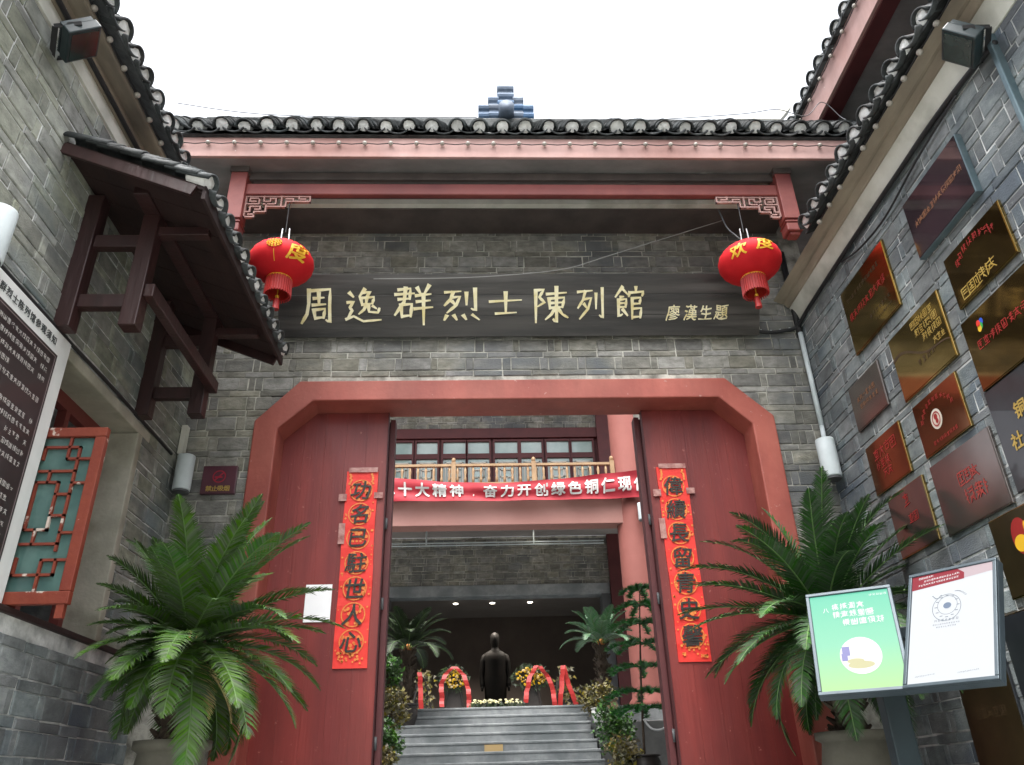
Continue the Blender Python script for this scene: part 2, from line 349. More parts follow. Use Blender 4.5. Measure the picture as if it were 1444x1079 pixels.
def disc(mb, c, ux, uy, r, n=24, ry=None, hole=0):
    c, ux, uy = Vector(c), Vector(ux), Vector(uy); ry = ry or r
    o = [c + ux*r*math.cos(2*math.pi*k/n) + uy*ry*math.sin(2*math.pi*k/n) for k in range(n)]
    if hole:
        i = [c + ux*hole*r*math.cos(2*math.pi*k/n) + uy*hole*ry*math.sin(2*math.pi*k/n) for k in range(n)]
        mb.add(o+i, [(k, (k+1) % n, n+(k+1) % n, n+k) for k in range(n)])
    else: mb.add(o, [tuple(range(n))])
def brush(mb, pts, w0, ux, uy, c, size, un, depth, k):
    """a tapered brush stroke through pts (0..100 box, y down)"""
    P = [Vector((x/100-.5, .5-y/100)) for x, y in pts]
    Q = []
    for i in range(len(P)-1):                     # smooth-ish subdivision
        for t in (0, .5): Q.append(P[i].lerp(P[i+1], t))
    Q.append(P[-1]); n = len(Q); L = []; Rr = []
    for i, q in enumerate(Q):
        d = Q[min(i+1, n-1)] - Q[max(i-1, 0)]; d.normalize(); s = Vector((-d.y, d.x)); t = i/(n-1)
        hor = abs(d.x) > abs(d.y)
        w = w0*(.75 if hor else 1.0)*(1.05 - .3*math.sin(math.pi*t))*(1 if t < .8 else 1-.55*(t-.8)/.2)
        e = d*(-w*.35 if i == 0 else (w*.3 if i == n-1 else 0))
        L.append(q+s*w/2+e); Rr.append(q-s*w/2+e)
    c, ux, uy, un = map(Vector, (c, ux, uy, un))
    f = lambda v, dz: c + ux*v.x*size + uy*v.y*size + un*dz
    top = [f(v, depth+.0006*k) for v in L+Rr]; bot = [f(v, 0) for v in L+Rr]
    fs = [(i, n+i, n+i+1, i+1) for i in range(n-1)]
    m = 2*n
    for i in range(n-1): fs += [(i, i+1, m+i+1, m+i), (n+i+1, n+i, m+n+i, m+n+i+1)]
    fs += [(0, m, m+n, n), (n-1, 2*n-1, m+2*n-1, m+n-1)]
    mb.add(top+bot, fs)

# ------------------------------------------------------------------ bricks
def brick_mesh(name, w, h, m, sd, d=.03):
    rg = random.Random(sd); c = .004; a, b = w/2, h/2
    j = lambda s=.0036: rg.uniform(-s, s)
    back = [(-a+j(), -b+j(), -d), (a+j(), -b+j(), -d), (a+j(), b+j(), -d), (-a+j(), b+j(), -d)]
    mid = [(x, y, -c) for x, y, _ in back]
    fr = [(x-c*(1 if x > 0 else -1)*rg.uniform(.6, 1.8), y-c*(1 if y > 0 else -1)*rg.uniform(.6, 1.8), j(.0015)) for x, y, _ in back]
    me = bpy.data.meshes.new(name); fs = [(8, 9, 10, 11)]
    for i in range(4):
        k = (i+1) % 4; fs += [(i, k, 4+k, 4+i), (4+i, 4+k, 8+k, 8+i)]
    me.from_pydata(back+mid+fr, [], fs); me.materials.append(m); me.update(); return me
def lay_bricks(wall, o, u, n, regions, m, seed, s=1.0, z0=1.0, maxpart=300, skip=None, clip=None, proud=.008, allstuff=False, zmax=9):
    """o: point of the wall face at z=0; u: horizontal direction; n: outward normal.
    regions: (u0,u1,z0,z1) rectangles to cover. bond: tall course of stretcher + header on edge, then a thin flat course"""
    rg = random.Random(seed); o, u, n = Vector(o), Vector(u), Vector(n); up = Vector((0, 0, 1)); jn = .009*s
    kinds = {'s': (.24*s, .115*s), 'h': (.055*s, .115*s), 't': (.235*s, .05*s)}
    mesh = {k: [brick_mesh('brick', w, h, m, seed*10+i) for i in range(4)] for k, (w, h) in kinds.items()}
    umin = min(r[0] for r in regions); umax = max(r[1] for r in regions); zt = max(r[3] for r in regions)
    z = z0; row = 0; rects = []
    while z < zt:
        for kind_row in ('tall', 'thin'):
            seq = ('s', 'h') if kind_row == 'tall' else ('t',)
            h = kinds[seq[0]][1]; x = umin - rg.uniform(0, .3)*s - (.16*s if row % 2 else 0); q = 0
            zz = z + h/2
            while x < umax:
                k = seq[q % len(seq)]; q += 1
                if k == 's' and rg.random() < .04: k = 'h'
                w = kinds[k][0]*(rg.uniform(.94, 1.05) if k != 'h' else rg.uniform(.85, 1.25))
                a, b = x, x+w; x = b + jn
                for (u0, u1, v0, v1) in regions:
                    if v0 <= zz <= v1:
                        p, e = max(a, u0), min(b, u1)
                        if clip: p, e = clip(p, e, zz, h)
                        if e-p > .02*s and not (skip and skip((p+e)/2, zz)): rects.append((p, e, zz + rg.uniform(-.002, .002)*s, h, k))
            z += h + jn
        row += 1
    items = []
    for p, e, zz, h, k in rects:
        c = o + u*((p+e)/2) + up*zz; q = project(c); area = 0
        if q and -10 < q[0] < 1454 and -10 < q[1] < 1089:
            dd = (c-EYE); area = (e-p)*h*abs(dd.normalized().dot(n))/dd.length_squared if dd.length else 0
            area = (e-p)*h*abs((c-EYE).normalized().dot(n))/(c-EYE).length_squared
        items.append((area, p, e, zz, h, k, c))
    items.sort(key=lambda t: -t[0]); rest = MB(); cnt = 0
    for area, p, e, zz, h, k, c in items:
        sx = (e-p)/kinds[k][0]; me = rg.choice(mesh[k]); tilt = rg.uniform(-.004, .004)
        M = frame(c + n*(proud + rg.uniform(-.003, .0035)), (u + up*tilt)*sx, up, n)
        if area > 0 and cnt < maxpart and not allstuff: inst('brick', me, wall, M); cnt += 1
        else: rest.add([M @ v.co for v in me.vertices], [tuple(f.vertices) for f in me.polygons])
    if rest.v: tag(rest.build('brickwork', m, wall), kind='stuff')

# ------------------------------------------------------------------ tiled eaves
TM = {}
def tile_meshes():
    n = 10; r, th = .08, .015
    mb = MB(); L = .2; vs = []
    for y in (0, L):
        for rad in (r, r-th):
            for k in range(n+1):
                a = math.pi*k/n; vs.append((rad*math.cos(a), y, rad*.95*math.sin(a)+ (0 if y == 0 else -.022)))
    w = n+1; fs = []
    for k in range(n):
        fs += [(k, k+1, w+k+1, w+k), (2*w+k+1, 2*w+k, 3*w+k, 3*w+k+1), (k+1, k, 2*w+k, 2*w+k+1), (w+k, w+k+1, 3*w+k+1, 3*w+k)]
    fs += [(0, w, 3*w, 2*w), (n, 2*w+n, 3*w+n, w+n)]
    mb.add(vs, fs); TM['cover'] = mb.mesh('cover_tile', TILE, True)
    for i in range(4):                              # lime plugs, uneven
        rg = random.Random(50+i); mb = MB(); o = []
        prof = [(-.042, -.028), (-.02, -.038), (.005, -.04), (.03, -.036), (.044, -.022), (.058, .008), (.052, .035), (.035, .054), (.01, .062), (-.018, .06), (-.042, .046), (-.057, .018), (-.055, -.006)]
        o = [Vector((x*rg.uniform(.9, 1.06), .012+rg.uniform(-.004, .004), z*rg.uniform(.9, 1.06))) for x, z in prof]
        k = len(o); c = Vector((0, .0, .01)); mb.add(o+[c]+[v+Vector((0, .12, 0)) for v in o], [((a+1) % k, a, k) for a in range(k)] + [(a, (a+1) % k, k+1+(a+1) % k, k+1+a) for a in range(k)])
        TM['plug%d' % i] = mb.mesh('lime_plug', LIME)
    mb = MB(); vs = []; n = 8; r = .085; L = .4      # trough tile: shallow U between the covers
    for y in (0, L):
        for dz in (0, -.014):
            for k in range(n+1):
                a = -1.05 + 2.1*k/n; vs.append((r*1.12*math.sin(a), y - .03, -r*math.cos(a)*.8 + .035 + dz))
    w = n+1; fs = []
    for k in range(n): fs += [(k, k+1, w+k+1, w+k), (2*w+k+1, 2*w+k, 3*w+k, 3*w+k+1), (k+1, k, 2*w+k, 2*w+k+1), (w+k, w+k+1, 3*w+k+1, 3*w+k)]
    fs += [(0, w, 3*w, 2*w), (n, 2*w+n, 3*w+n, w+n)]
    mb.add(vs, fs); TM['trough'] = mb.mesh('trough_tile', TILE, True)
tile_meshes()
def eave(roof, p0, along, outw, slope, n, pitch, up_len, seed, sc_=1.0):
    """a row of cover tiles with lime plugs and trough tiles at the edge, and the tile field climbing behind"""
    rg = random.Random(seed); p0, A, O = Vector(p0), Vector(along).normalized(), Vector(outw).normalized(); Z = Vector((0, 0, 1))
    yv = (-O*math.cos(slope) + Z*math.sin(slope)).normalized(); zv = (O*math.sin(slope) + Z*math.cos(slope)).normalized()
    if A.cross(yv).dot(zv) < 0: A = -A; p0 = p0 - A*pitch*(n-1)
    fld = MB(); cv = TM['cover']; tv = TM['trough']
    for i in range(n):
        j = p0 + A*(pitch*i + rg.uniform(-.011, .011)) + Z*rg.uniform(-.008, .01)
        s = sc_*rg.uniform(.92, 1.06); ya = (yv + A*rg.uniform(-.06, .06)).normalized()
        inst('cover_tile', cv, roof, frame(j, A*s, ya, zv*s))
        inst('lime_plug', TM['plug%d' % rg.randrange(4)], roof, frame(j + yv*rg.uniform(.0, .02) + zv*rg.uniform(-.008, .004), A*s*rg.uniform(.86, 1.08), yv, zv*s*rg.uniform(.86, 1.08)))
        k = j + A*pitch/2
        if i < n-1: inst('trough_tile', tv, roof, frame(k - zv*.012, A*sc_*pitch/.19, yv, zv*sc_))
        t = .075
        while t < up_len:
            dj = A*rg.uniform(-.006, .006) + zv*rg.uniform(-.004, .006)
            fld.add([frame(j + yv*t + zv*.004 + dj, A*s, yv, zv*s) @ v.co for v in cv.vertices], [tuple(f.vertices) for f in cv.polygons])
            if i < n-1 and int(t/.075) % 3 == 0: fld.add([frame(k + yv*(t+.05) - zv*.012, A*sc_*1.12, yv, zv*sc_) @ v.co for v in tv.vertices], [tuple(f.vertices) for f in tv.polygons])
            t += .075
    if fld.v: tag(fld.build('tile_field', TILE, roof, True), kind='stuff')
def bulb_string(name, pts, label, sag=.012, every=True, off=(0, 0, 0)):
    """festoon: thin cable with a frosted bulb at each point"""
    root = empty(name, pts[0], label, 'light string'); mb = MB(); P = []
    for i, p in enumerate(pts):
        p = Vector(p); P.append(p)
        if i < len(pts)-1: P.append((p+Vector(pts[i+1]))/2 - Vector((0, 0, sag)))
    mb.tube(P, .0045, 5); mb.build('cable', BLACK, root)
    b = MB(); b.blob((0, 0, 0), .021, 10, 7); me = b.mesh('bulb', BULB, True)
    for p in pts: inst('bulb', me, root, Matrix.Translation(Vector(p)+Vector(off)))
    return root
# ================================================================== THE SETTING
g = MB(); g.add([(-600, -600, 0), (600, -600, 0), (600, 600, 0), (-600, 600, 0)], [(0, 1, 2, 3)])
tag(g.build('ground', PAVE), kind='structure')
t = MB(); t.box(-2.4, 2.93, 4.3, 6.0, 0, 1.0); t.box(-2.4, 2.93, 3.95, 4.3, 0, .66); t.box(-2.4, 2.93, 3.6, 3.95, 0, .33); t.box(-3.6, 4.4, 6.0, 11.0, 0, 1.0)
tag(t.build('terrace', STONE), kind='structure')

# ------------------------------------------------------------------ gatehouse
GX = .325
gate = empty('gatehouse', (GX, 6.0, 1.0), 'grey brick gatehouse with red chamfered portal and tiled eave across the alley', 'gatehouse')
w = MB(); w.box(-2.6, -1.76, 6.0, 6.3, 1.0, 4.66); w.box(2.41, 3.1, 6.0, 6.3, 1.0, 4.66); w.box(-2.6, 3.1, 6.0, 6.3, 4.66, 7.4)
wall = w.build('wall', MORTAR, gate)
OUT = [(-1.86, 1.0), (-1.86, 4.388), (-1.52, 4.755), (2.14, 4.755), (2.51, 4.388), (2.51, 1.0)]
INN = [(-1.663, 1.0), (-1.663, 4.316), (-1.395, 4.568), (2.062, 4.568), (2.312, 4.316), (2.312, 1.0)]
def portal_x(z):
    if z > 4.755: return None
    k = 0 if z < 4.388 else (z-4.388)/(4.755-4.388)
    return -1.86+.34*k, 2.51-.37*k
def pclip(p, e, z, h):
    q = portal_x(z)
    if not q: return p, e
    a, b = q[0]+.06, q[1]-.06
    if p < a < e: e = a
    if p < b < e: p = b
    return p, e
def pskip(x, z):
    q = portal_x(z); return bool(q) and q[0]+.05 < x < q[1]-.05
lay_bricks(wall, (0, 6.0, 0), (1, 0, 0), (0, -1, 0), [(-2.44, 2.935, 2.3, 5.26), (-2.44, -1.7, 5.26, 5.9), (2.45, 2.935, 5.26, 5.9), (-2.44, 2.935, 5.84, 6.55)], BRICK, 3, z0=1.003+.188*6, skip=pskip, clip=pclip)
r = MB(); yf, yb = 5.95, 6.3
vs = [(x, yf, z) for x, z in OUT] + [(x, yf, z) for x, z in INN] + [(x, yb, z) for x, z in OUT] + [(x, yb, z) for x, z in INN]
fs = []
for i in range(5): fs += [(i, 6+i, 7+i, i+1), (12+i, 13+i, 19+i, 18+i), (i, i+1, 13+i, 12+i), (6+i, 18+i, 19+i, 7+i)]
r.add(vs, fs); r.build('portal_surround', REDWALL, gate, bevel=.012)
# doors: one wide fixed leaf on each side, with the swung-in centre leaf behind its edge
for s, x0, x1 in ((-1, -1.663, -.785), (1, 1.43, 2.312)):
    d = MB(); n = 5; bw = (x1-x0)/n
    dr = MB(); dr.box(x0, x1, 6.225, 6.25, 1.0, 4.566); door = dr.build('door', REDDOOR, gate)
    for k in range(n):
        b = MB(); b.box(x0+k*bw+.0005, x0+(k+1)*bw-.0005, 6.2+.0004*(k % 2), 6.2249, 1.003, 4.563); b.build('door_board', REDDOOR, door)
    xe = x1 if s < 0 else x0
    b = MB(); b.box(min(xe, xe-s*.004), max(xe, xe-s*.004), 6.19, 6.27, 1.0, 4.565)
    b.box(min(xe-s*.005, xe-s*.05), max(xe-s*.005, xe-s*.05), 6.31, 6.42, 1.02, 4.55); b.box(min(xe+s*.0, xe+s*.85), max(xe+s*.0, xe+s*.85), 6.33, 6.38, 1.03, 4.54); b.build('swung_leaf', MAROON, door, bevel=.003)
    for zz in (1.9, 2.9, 3.55): b = MB(); b.tube([(xe-s*.012, 6.285, zz), (xe-s*.012, 6.285, zz+.09)], .011, 8); b.build('hinge', DGREY, door, True)
# eave
b = MB(); b.box(-2.95, 3.55, 5.085, 5.115, 6.47, 6.705); b.build('fascia', PINK, gate, bevel=.006)
b = MB(); b.add([(-2.95, 5.116, 6.478), (3.55, 5.116, 6.478), (3.55, 6.0, 6.56), (-2.95, 6.0, 6.56), (-2.95, 5.116, 6.5), (3.55, 5.116, 6.5), (3.55, 6.0, 6.59), (-2.95, 6.0, 6.59)],
    [(3, 2, 1, 0), (4, 5, 6, 7), (0, 1, 5, 4), (1, 2, 6, 5), (2, 3, 7, 6), (3, 0, 4, 7)]); b.build('soffit', SOFFIT, gate)
b = MB(); b.box(-2.05, 2.7, 5.27, 5.33, 6.215, 6.335); beam = b.build('eave_beam', REDWOOD, gate, bevel=.01)
b = MB(); b.box(-2.05, 2.7, 5.29, 5.32, 6.40, 6.475); b.build('upper_beam', DARKCEIL, gate)
b = MB(); b.box(-2.4, 2.9, 5.58, 5.64, 6.375, 6.43); b.build('lit_gap_strip', PLAST, gate)  # pale strip added to show the lit gap behind the beam
b = MB(); b.box(-2.4, 2.9, 5.645, 5.99, 6.36, 6.44); b.build('wall_beam', DARKCEIL, gate)
for s, xp in ((-1, -2.055), (1, 2.72)):
    b = MB(); b.box(xp-.07, xp+.07, 5.23, 5.37, 5.93, 6.43); b.box(xp-.055, xp+.055, 5.245, 5.355, 5.9, 5.93); b.box(xp-.075, xp+.075, 5.225, 5.375, 5.885, 5.9)
    po = b.build('hanging_post', REDWOOD, gate, bevel=.006)
    b = MB(); b.box(xp-.068, xp+.068, 5.232, 5.368, 5.80, 5.884); b.prism([(xp-.045, 5.255, 5.77), (xp+.045, 5.255, 5.77), (xp+.045, 5.345, 5.77), (xp-.045, 5.345, 5.77)], (0, 0, 1), (0, 0, .03))
    b.build('post_drop', REDWOOD, po, bevel=.01)
    b = MB(); b.box(xp-.08, xp+.08, 5.22, 5.38, 6.431, 6.5); b.build('post_cap', DARKCEIL, po)
    # fretwork bracket: a stepped key pattern of thin bars
    f = MB(); cw, chh, th = .078, .056, .0125; x0 = xp - s*.07; ztop = 6.207
    def B(a0, b0, a1, b1):
        xa, xb = sorted((x0 - s*a0*cw, x0 - s*a1*cw)); za, zb = sorted((ztop-b0*chh, ztop-b1*chh))
        e = th/2; f.box(xa-e, xb+e, 5.286+.0005*(len(f.v) % 3), 5.314, za-e, zb+e)
    B(.06, 0.05, .06, 4); B(0, .05, 7, .05); B(7, .05, 7, 1); B(4.4, 1, 7, 1); B(4.4, 1, 4.4, 2); B(2.3, 2, 4.4, 2); B(2.3, 2, 2.3, 3); B(1.1, 3, 2.3, 3); B(1.1, 3, 1.1, 4); B(.06, 4, 1.1, 4)
    for q in ((.5, .4, 1.5, .4), (.5, .4, .5, 1), (.5, 1, 1.15, 1), (1.5, .4, 1.5, 1.5), (.06, 1.5, 1.5, 1.5), (2.0, 0, 2.0, 1), (2.0, 1, 2.7, 1), (2.7, .45, 2.7, 1), (2.7, .45, 3.3, .45), (3.3, .45, 3.3, 1.5), (2.0, 1.5, 3.3, 1.5), (3.9, 0, 3.9, 2), (4.4, .5, 5.2, .5), (5.2, .5, 5.2, 1), (5.8, 0, 5.8, .55), (5.8, .55, 6.5, .55), (2.3, 1.5, 2.3, 2), (.6, 2.0, .6, 3.0), (.6, 2.0, 1.7, 2.0), (1.7, 2.0, 1.7, 2.55), (1.15, 2.55, 1.7, 2.55), (.06, 3.0, .6, 3.0), (.5, 3.5, 1.1, 3.5)): B(*q)
    f.build('fret_bracket', PINK, gate)
b = MB(); b.add([(-2.95, 5.05, 6.69), (3.55, 5.05, 6.69), (3.55, 6.4, 8.1), (-2.95, 6.4, 8.1), (-2.95, 7.9, 6.7), (3.55, 7.9, 6.7), (-2.95, 6.4, 7.9), (3.55, 6.4, 7.9), (-2.95, 5.2, 6.66), (3.55, 5.2, 6.66), (-2.95, 7.9, 6.6), (3.55, 7.9, 6.6)],
    [(0, 1, 2, 3), (3, 2, 5, 4), (9, 8, 6, 7), (7, 6, 10, 11), (1, 0, 8, 9), (4, 5, 11, 10), (0, 3, 6, 8), (3, 4, 10, 6), (2, 1, 9, 7), (5, 2, 7, 11)])
roof = b.build('roof', TILE, gate)
eave(roof, (-2.62, 5.03, 6.765), (1, 0, 0), (0, -1, 0), R(45), 31, .2035, 1.85, 11)
b = MB(); b.box(-2.95, 3.5, 6.32, 6.48, 8.1, 8.24); b.build('ridge', TILE, roof, bevel=.02)
b = MB(); b.prism([(2.9, 6.33, 8.25), (3.42, 6.33, 8.25), (3.6, 6.33, 8.47), (3.52, 6.33, 8.48), (3.4, 6.33, 8.37), (3.1, 6.33, 8.3)], (0, -1, 0), (0, .14, 0)); b.build('upturned_ridge_end', PLAST, roof)
for dx, hw, z1 in ((0, .085, 8.78), (-.14, .055, 8.6), (.14, .055, 8.6), (-.25, .055, 8.47), (.25, .055, 8.47)):
    b = MB(); b.box(.33+dx-hw, .33+dx+hw, 6.36, 6.43, 8.24, z1-.05)
    for zq in (z1-.04, z1-.16, z1-.28):
        if zq > 8.27: b.tube([(.33+dx-hw*1.12, 6.39, zq), (.33+dx+hw*1.12, 6.39, zq)], .058, 12)
    b.build('ridge_ornament', BLUETILE, roof, bevel=.01)
b = MB(); b.tube([(.33, 6.2, 8.3), (.33, 6.34, 8.3)], .085, 16); b.build('round_end_tile', BLUETILE, roof, True)
bulb_string('festoon_light_string', [(-2.52+.222*i, 5.058, 6.6) for i in range(27)], 'string of frosted bulbs along the pink fascia over the gate')

# ------------------------------------------------------------------ building on the left
LX = -2.44
lb = empty('brick_house', (LX, 4.0, 0), 'grey brick house on the left with wooden canopy and open lattice window', 'house')
w = MB(); w.box(LX-.3, LX, -13, 4.1, 0, 5.8); w.box(LX-.3, LX, 5.26, 6.0, 0, 5.8); w.box(LX-.3, LX, 4.1, 5.26, 0, 2.46); w.box(LX-.3, LX, 4.1, 5.26, 3.99, 5.8)
w.box(LX-3.5, LX-3.2, -13, 6, 0, 7.3); w.box(LX-3.2, LX-.3, -13, -12.7, 0, 5.8); w.box(LX-3.2, LX-.3, 5.7, 6.0, 0, 5.8)
lw = w.build('wall', MORTARW, lb)
lay_bricks(lw, (LX, 0, 0), (0, 1, 0), (1, 0, 0), [(2.2, 6.0, 4.03, 5.56), (5.28, 6.0, 2.5, 4.03), (2.2, 4.08, 2.5, 4.03)], BRICKL, 21, z0=1.0+.188*7, maxpart=300)
w = MB(); w.box(LX+.001, -2.40, -13, 5.9, 0, 2.47); low = w.build('dado_wall', MORTARW, lb)
lay_bricks(low, (-2.40, 0, 0), (0, 1, 0), (1, 0, 0), [(3.4, 5.9, 1.3, 2.42)], BRICKB, 22, z0=1.29, maxpart=150)
b = MB(); b.box(LX-.28, -2.375, -13, 5.9, 2.471, 2.505); b.build('window_sill', DBOARD, lb, bevel=.008)
b = MB(); b.box(LX-.31, LX+.012, 4.0, 5.4, 3.95, 4.025); b.build('lintel', CONC, lb, bevel=.008)
b = MB(); b.box(LX-.3, LX+.014, 5.2, 5.275, 2.506, 3.949); b.build('window_jamb', CONC, lb, bevel=.008)
b = MB(); b.box(LX-.3, LX+.014, 4.06, 4.12, 2.506, 3.949); b.build('window_jamb', CONC, lb, bevel=.008)
fr = MB()
for y0, y1, z0, z1 in ((4.12, 5.2, 3.86, 3.949), (4.12, 5.2, 2.506, 2.57), (4.12, 4.18, 2.57, 3.86), (5.14, 5.2, 2.57, 3.86), (4.64, 4.69, 2.57, 3.86), (4.18, 5.14, 3.45, 3.49)): fr.box(LX-.27, LX-.21, y0, y1, z0, z1)
fr.build('window_frame', REDWOOD, lb)
# open lattice sash, swung out square to the wall
sx0, sx1, sy, sz0, sz1 = -2.47, -2.09, 4.10, 2.51, 3.49
b = MB(); b.box(sx0, sx1, sy, sy+.04, sz1-.055, sz1); b.box(sx0, sx1, sy, sy+.04, sz0, sz0+.065); b.box(sx1-.06, sx1, sy+.001, sy+.041, sz0+.066, sz1-.056); b.box(sx0, sx0+.03, sy+.001, sy+.041, sz0+.066, sz1-.056)
sash = b.build('window_sash', SASH, lb, bevel=.004)
b = MB(); b.box(sx0+.03, sx1-.06, sy+.026, sy+.03, sz0+.066, sz1-.056); b.build('pane', SASHG, sash)
lt = MB(); W_, H_ = sx1-.06-sx0-.03, sz1-.056-sz0-.066
def lat(a, b_, c_, d_):
    xa, xb = sorted((sx0+.03+a*W_, sx0+.03+c_*W_)); za, zb = sorted((sz1-.056-b_*H_, sz1-.056-d_*H_)); e = .0065
    lt.box(max(xa-e, sx0+.03), min(xb+e, sx1-.06), sy+.008, sy+.0255, max(za-e, sz0+.067), min(zb+e, sz1-.057))
for q in ((.55, 0, .55, .15), (.1, .07, .75, .07), (.75, .07, .75, .75), (.55, .15, 1, .15), (.1, .07, .1, .15), (.1, .235, .75, .235), (.3, .235, .3, .31), (.1, .31, .5, .31), (.5, .31, .5, .62), (.5, .39, .75, .39), (.5, .53, .75, .53), (.75, .315, 1, .315), (.75, .64, 1, .64),
          (.1, .31, .1, .62), (.1, .62, .5, .62), (.3, .62, .3, .71), (.1, .71, .75, .71), (.1, .8, .1, .9), (.55, .81, 1, .81), (.55, .81, .55, 1), (.1, .9, .8, .9), (.8, .81, .8, .9)): lat(*q)
lt.build('lattice', SASH, sash)
b = MB(); b.box(sx1-.055, sx1-.015, sy+.005, sy+.035, 2.44, sz0); b.build('stay_bar', SASH, sash)
# cornice
b = MB(); b.box(LX-.005, LX+.018, -13, 5.95, 5.555, 5.675); b.build('plaster_band', PLAST, lb)
b = MB(); b.box(LX-.02, -2.37, -13, 5.95, 5.70, 5.75); b.box(LX-.02, -2.40, -13, 5.95, 5.676, 5.70); b.build('cornice', MOULD, lb, bevel=.012)
b = MB(); b.box(LX-.02, -2.27, -13, 5.95, 5.751, 5.80); b.build('cornice', MOULD, lb, bevel=.015)
b = MB(); b.add([(-2.2, -13, 5.805), (-2.2, 4.95, 5.805), (-6.2, 4.95, 7.67), (-6.2, -13, 7.67), (-2.2, -13, 5.825), (-2.2, 4.95, 5.825), (-6.2, 4.95, 7.7), (-6.2, -13, 7.7)], [(3, 2, 1, 0), (4, 5, 6, 7), (0, 1, 5, 4), (1, 2, 6, 5), (2, 3, 7, 6), (3, 0, 4, 7)])
b.box(-6.2, -2.45, 4.951, 6, 5.8, 5.83)
lroof = b.build('roof', TILE, lb)
eave(lroof, (-2.185, 2.62, 5.865), (0, 1, 0), (1, 0, 0), R(25), 13, .188, 1.3, 12)
bulb_string('festoon_light_string', [(-2.255, 2.5+.217*i, 5.79) for i in range(12)], 'string of frosted bulbs under the left house eave', off=(.0, 0, -.012))
# wooden canopy
hy0, hy1 = 3.53, 5.5; ex, ez = -1.57, 4.72; tx, tz = LX, 5.06
dv = Vector((ex-tx, 0, ez-tz)).normalized(); nv = Vector((-dv.z, 0, dv.x))
b = MB(); p = [Vector((tx, hy0, tz)), Vector((ex, hy0, ez)), Vector((ex, hy0, ez))+nv*.03, Vector((tx, hy0, tz))+nv*.03]; b.prism(p, (0, -1, 0), (0, hy1-hy0, 0))
can = b.build('canopy', DBOARD, lb)
n = 9
for k in range(n):
    y0 = hy0+.02+(hy1-hy0-.04)*k/n; y1 = hy0+.02+(hy1-hy0-.04)*(k+1)/n-.006
    b = MB(); b.prism([Vector((tx, y0, tz))-nv*.012, Vector((ex, y0, ez))-nv*.012, Vector((ex, y0, ez))-nv*.0005, Vector((tx, y0, tz))-nv*.0005], (0, -1, 0), (0, y1-y0, 0)); b.build('soffit_board', DBOARD, can)
b = MB(); b.bar(Vector((tx+.005, hy0-.012, tz-.03)), Vector((ex-.05, hy0-.012, ez-.018)), .022, .075, nv); b.build('barge_board', DWOOD, can, bevel=.004)
b = MB(); b.bar(Vector((tx+.005, hy1+.012, tz-.03)), Vector((ex-.05, hy1+.012, ez-.018)), .022, .075, nv); b.build('barge_board', DWOOD, can, bevel=.004)
b = MB(); b.box(ex-.012, ex+.012, hy0, hy1, ez-.065, ez+.0); b.build('fascia', DBOARD, can, bevel=.004)
for yb in (3.94, 5.13):
    b = MB(); b.box(LX+.002, LX+.1, yb-.05, yb+.05, 4.035, 5.0); b.build('post', DWOOD, can, bevel=.006)
    b = MB(); b.box(-2.07, -1.97, yb-.05, yb+.05, 4.04, 4.84); b.build('post', DWOOD, can, bevel=.006)
    for zz in (4.22, 4.655): b = MB(); b.box(LX+.101, -2.071, yb-.03, yb+.03, zz-.045, zz+.045); b.build('cross_rail', DWOOD, can, bevel=.005)
    b = MB(); b.box(-1.969, -1.66, yb-.03, yb+.03, 4.70, 4.76); b.build('cross_rail', DWOOD, can, bevel=.004)
b = MB(); b.box(-1.968, -1.91, 3.9, 5.17, 4.24, 4.33); b.build('purlin', DWOOD, can, bevel=.006)
b = MB(); b.box(-2.065, -1.975, 3.7, 5.4, 4.841, 4.9); b.build('purlin', DWOOD, can, bevel=.006)
eave(can, (ex+.03, hy0+.03, ez+.045), (0, 1, 0), (1, 0, 0), math.atan2(tz-ez, ex-tx), 12, .173, .8, 13, sc_=.92)

# ------------------------------------------------------------------ building on the right
RX = 2.935
rb = empty('brick_house', (RX, 4.0, 0), 'blue grey brick house on the right, its wall hung with plaques', 'house')
w = MB(); w.box(RX, RX+.3, -13, 6.0, 0, 5.5); w.box(RX+.3, RX+3, -13, -12.7, 0, 5.5); w.box(RX+.3, RX+3, 5.7, 6.0, 0, 5.5); rw = w.build('wall', MORTARW, rb)
lay_bricks(rw, (RX, 0, 0), (0, -1, 0), (-1, 0, 0), [(-6.0, -2.2, 1.5, 5.34)], BRICKB, 31, z0=1.5)
pr = lambda pts, y0=-3, y1=5.97: [Vector((x, y0, z)) for x, z in pts]
def run(name, pts, m, parent, y0=-13, y1=5.97, bev=0):
    b = MB(); b.prism([Vector((x, y0, z)) for x, z in pts], (0, -1, 0), (0, y1-y0, 0)); return b.build(name, m, parent, bevel=bev)
run('plaster_band', [(RX+.01, 5.335), (RX-.012, 5.335), (RX-.075, 5.48), (RX+.01, 5.48)], PLAST, rb)
run('cornice', [(RX+.01, 5.481), (RX-.09, 5.481), (RX-.125, 5.525), (RX+.01, 5.525)], MOULD, rb, bev=.006)
run('cornice', [(RX+.01, 5.526), (RX-.145, 5.526), (RX-.215, 5.56), (RX+.01, 5.56)], MOULD, rb, bev=.006)
b = MB(); b.add([(2.67, -13, 5.565), (4.2, -13, 6.2), (4.2, 5.0, 6.2), (2.67, 5.0, 5.565), (2.67, -13, 5.585), (4.2, -13, 6.24), (4.2, 5.0, 6.24), (2.67, 5.0, 5.585)], [(3, 2, 1, 0), (4, 5, 6, 7), (0, 1, 5, 4), (1, 2, 6, 5), (2, 3, 7, 6), (3, 0, 4, 7)])
b.box(2.95, 4.2, 5.001, 6, 5.56, 5.59)
rroof = b.build('roof', TILE, rb)
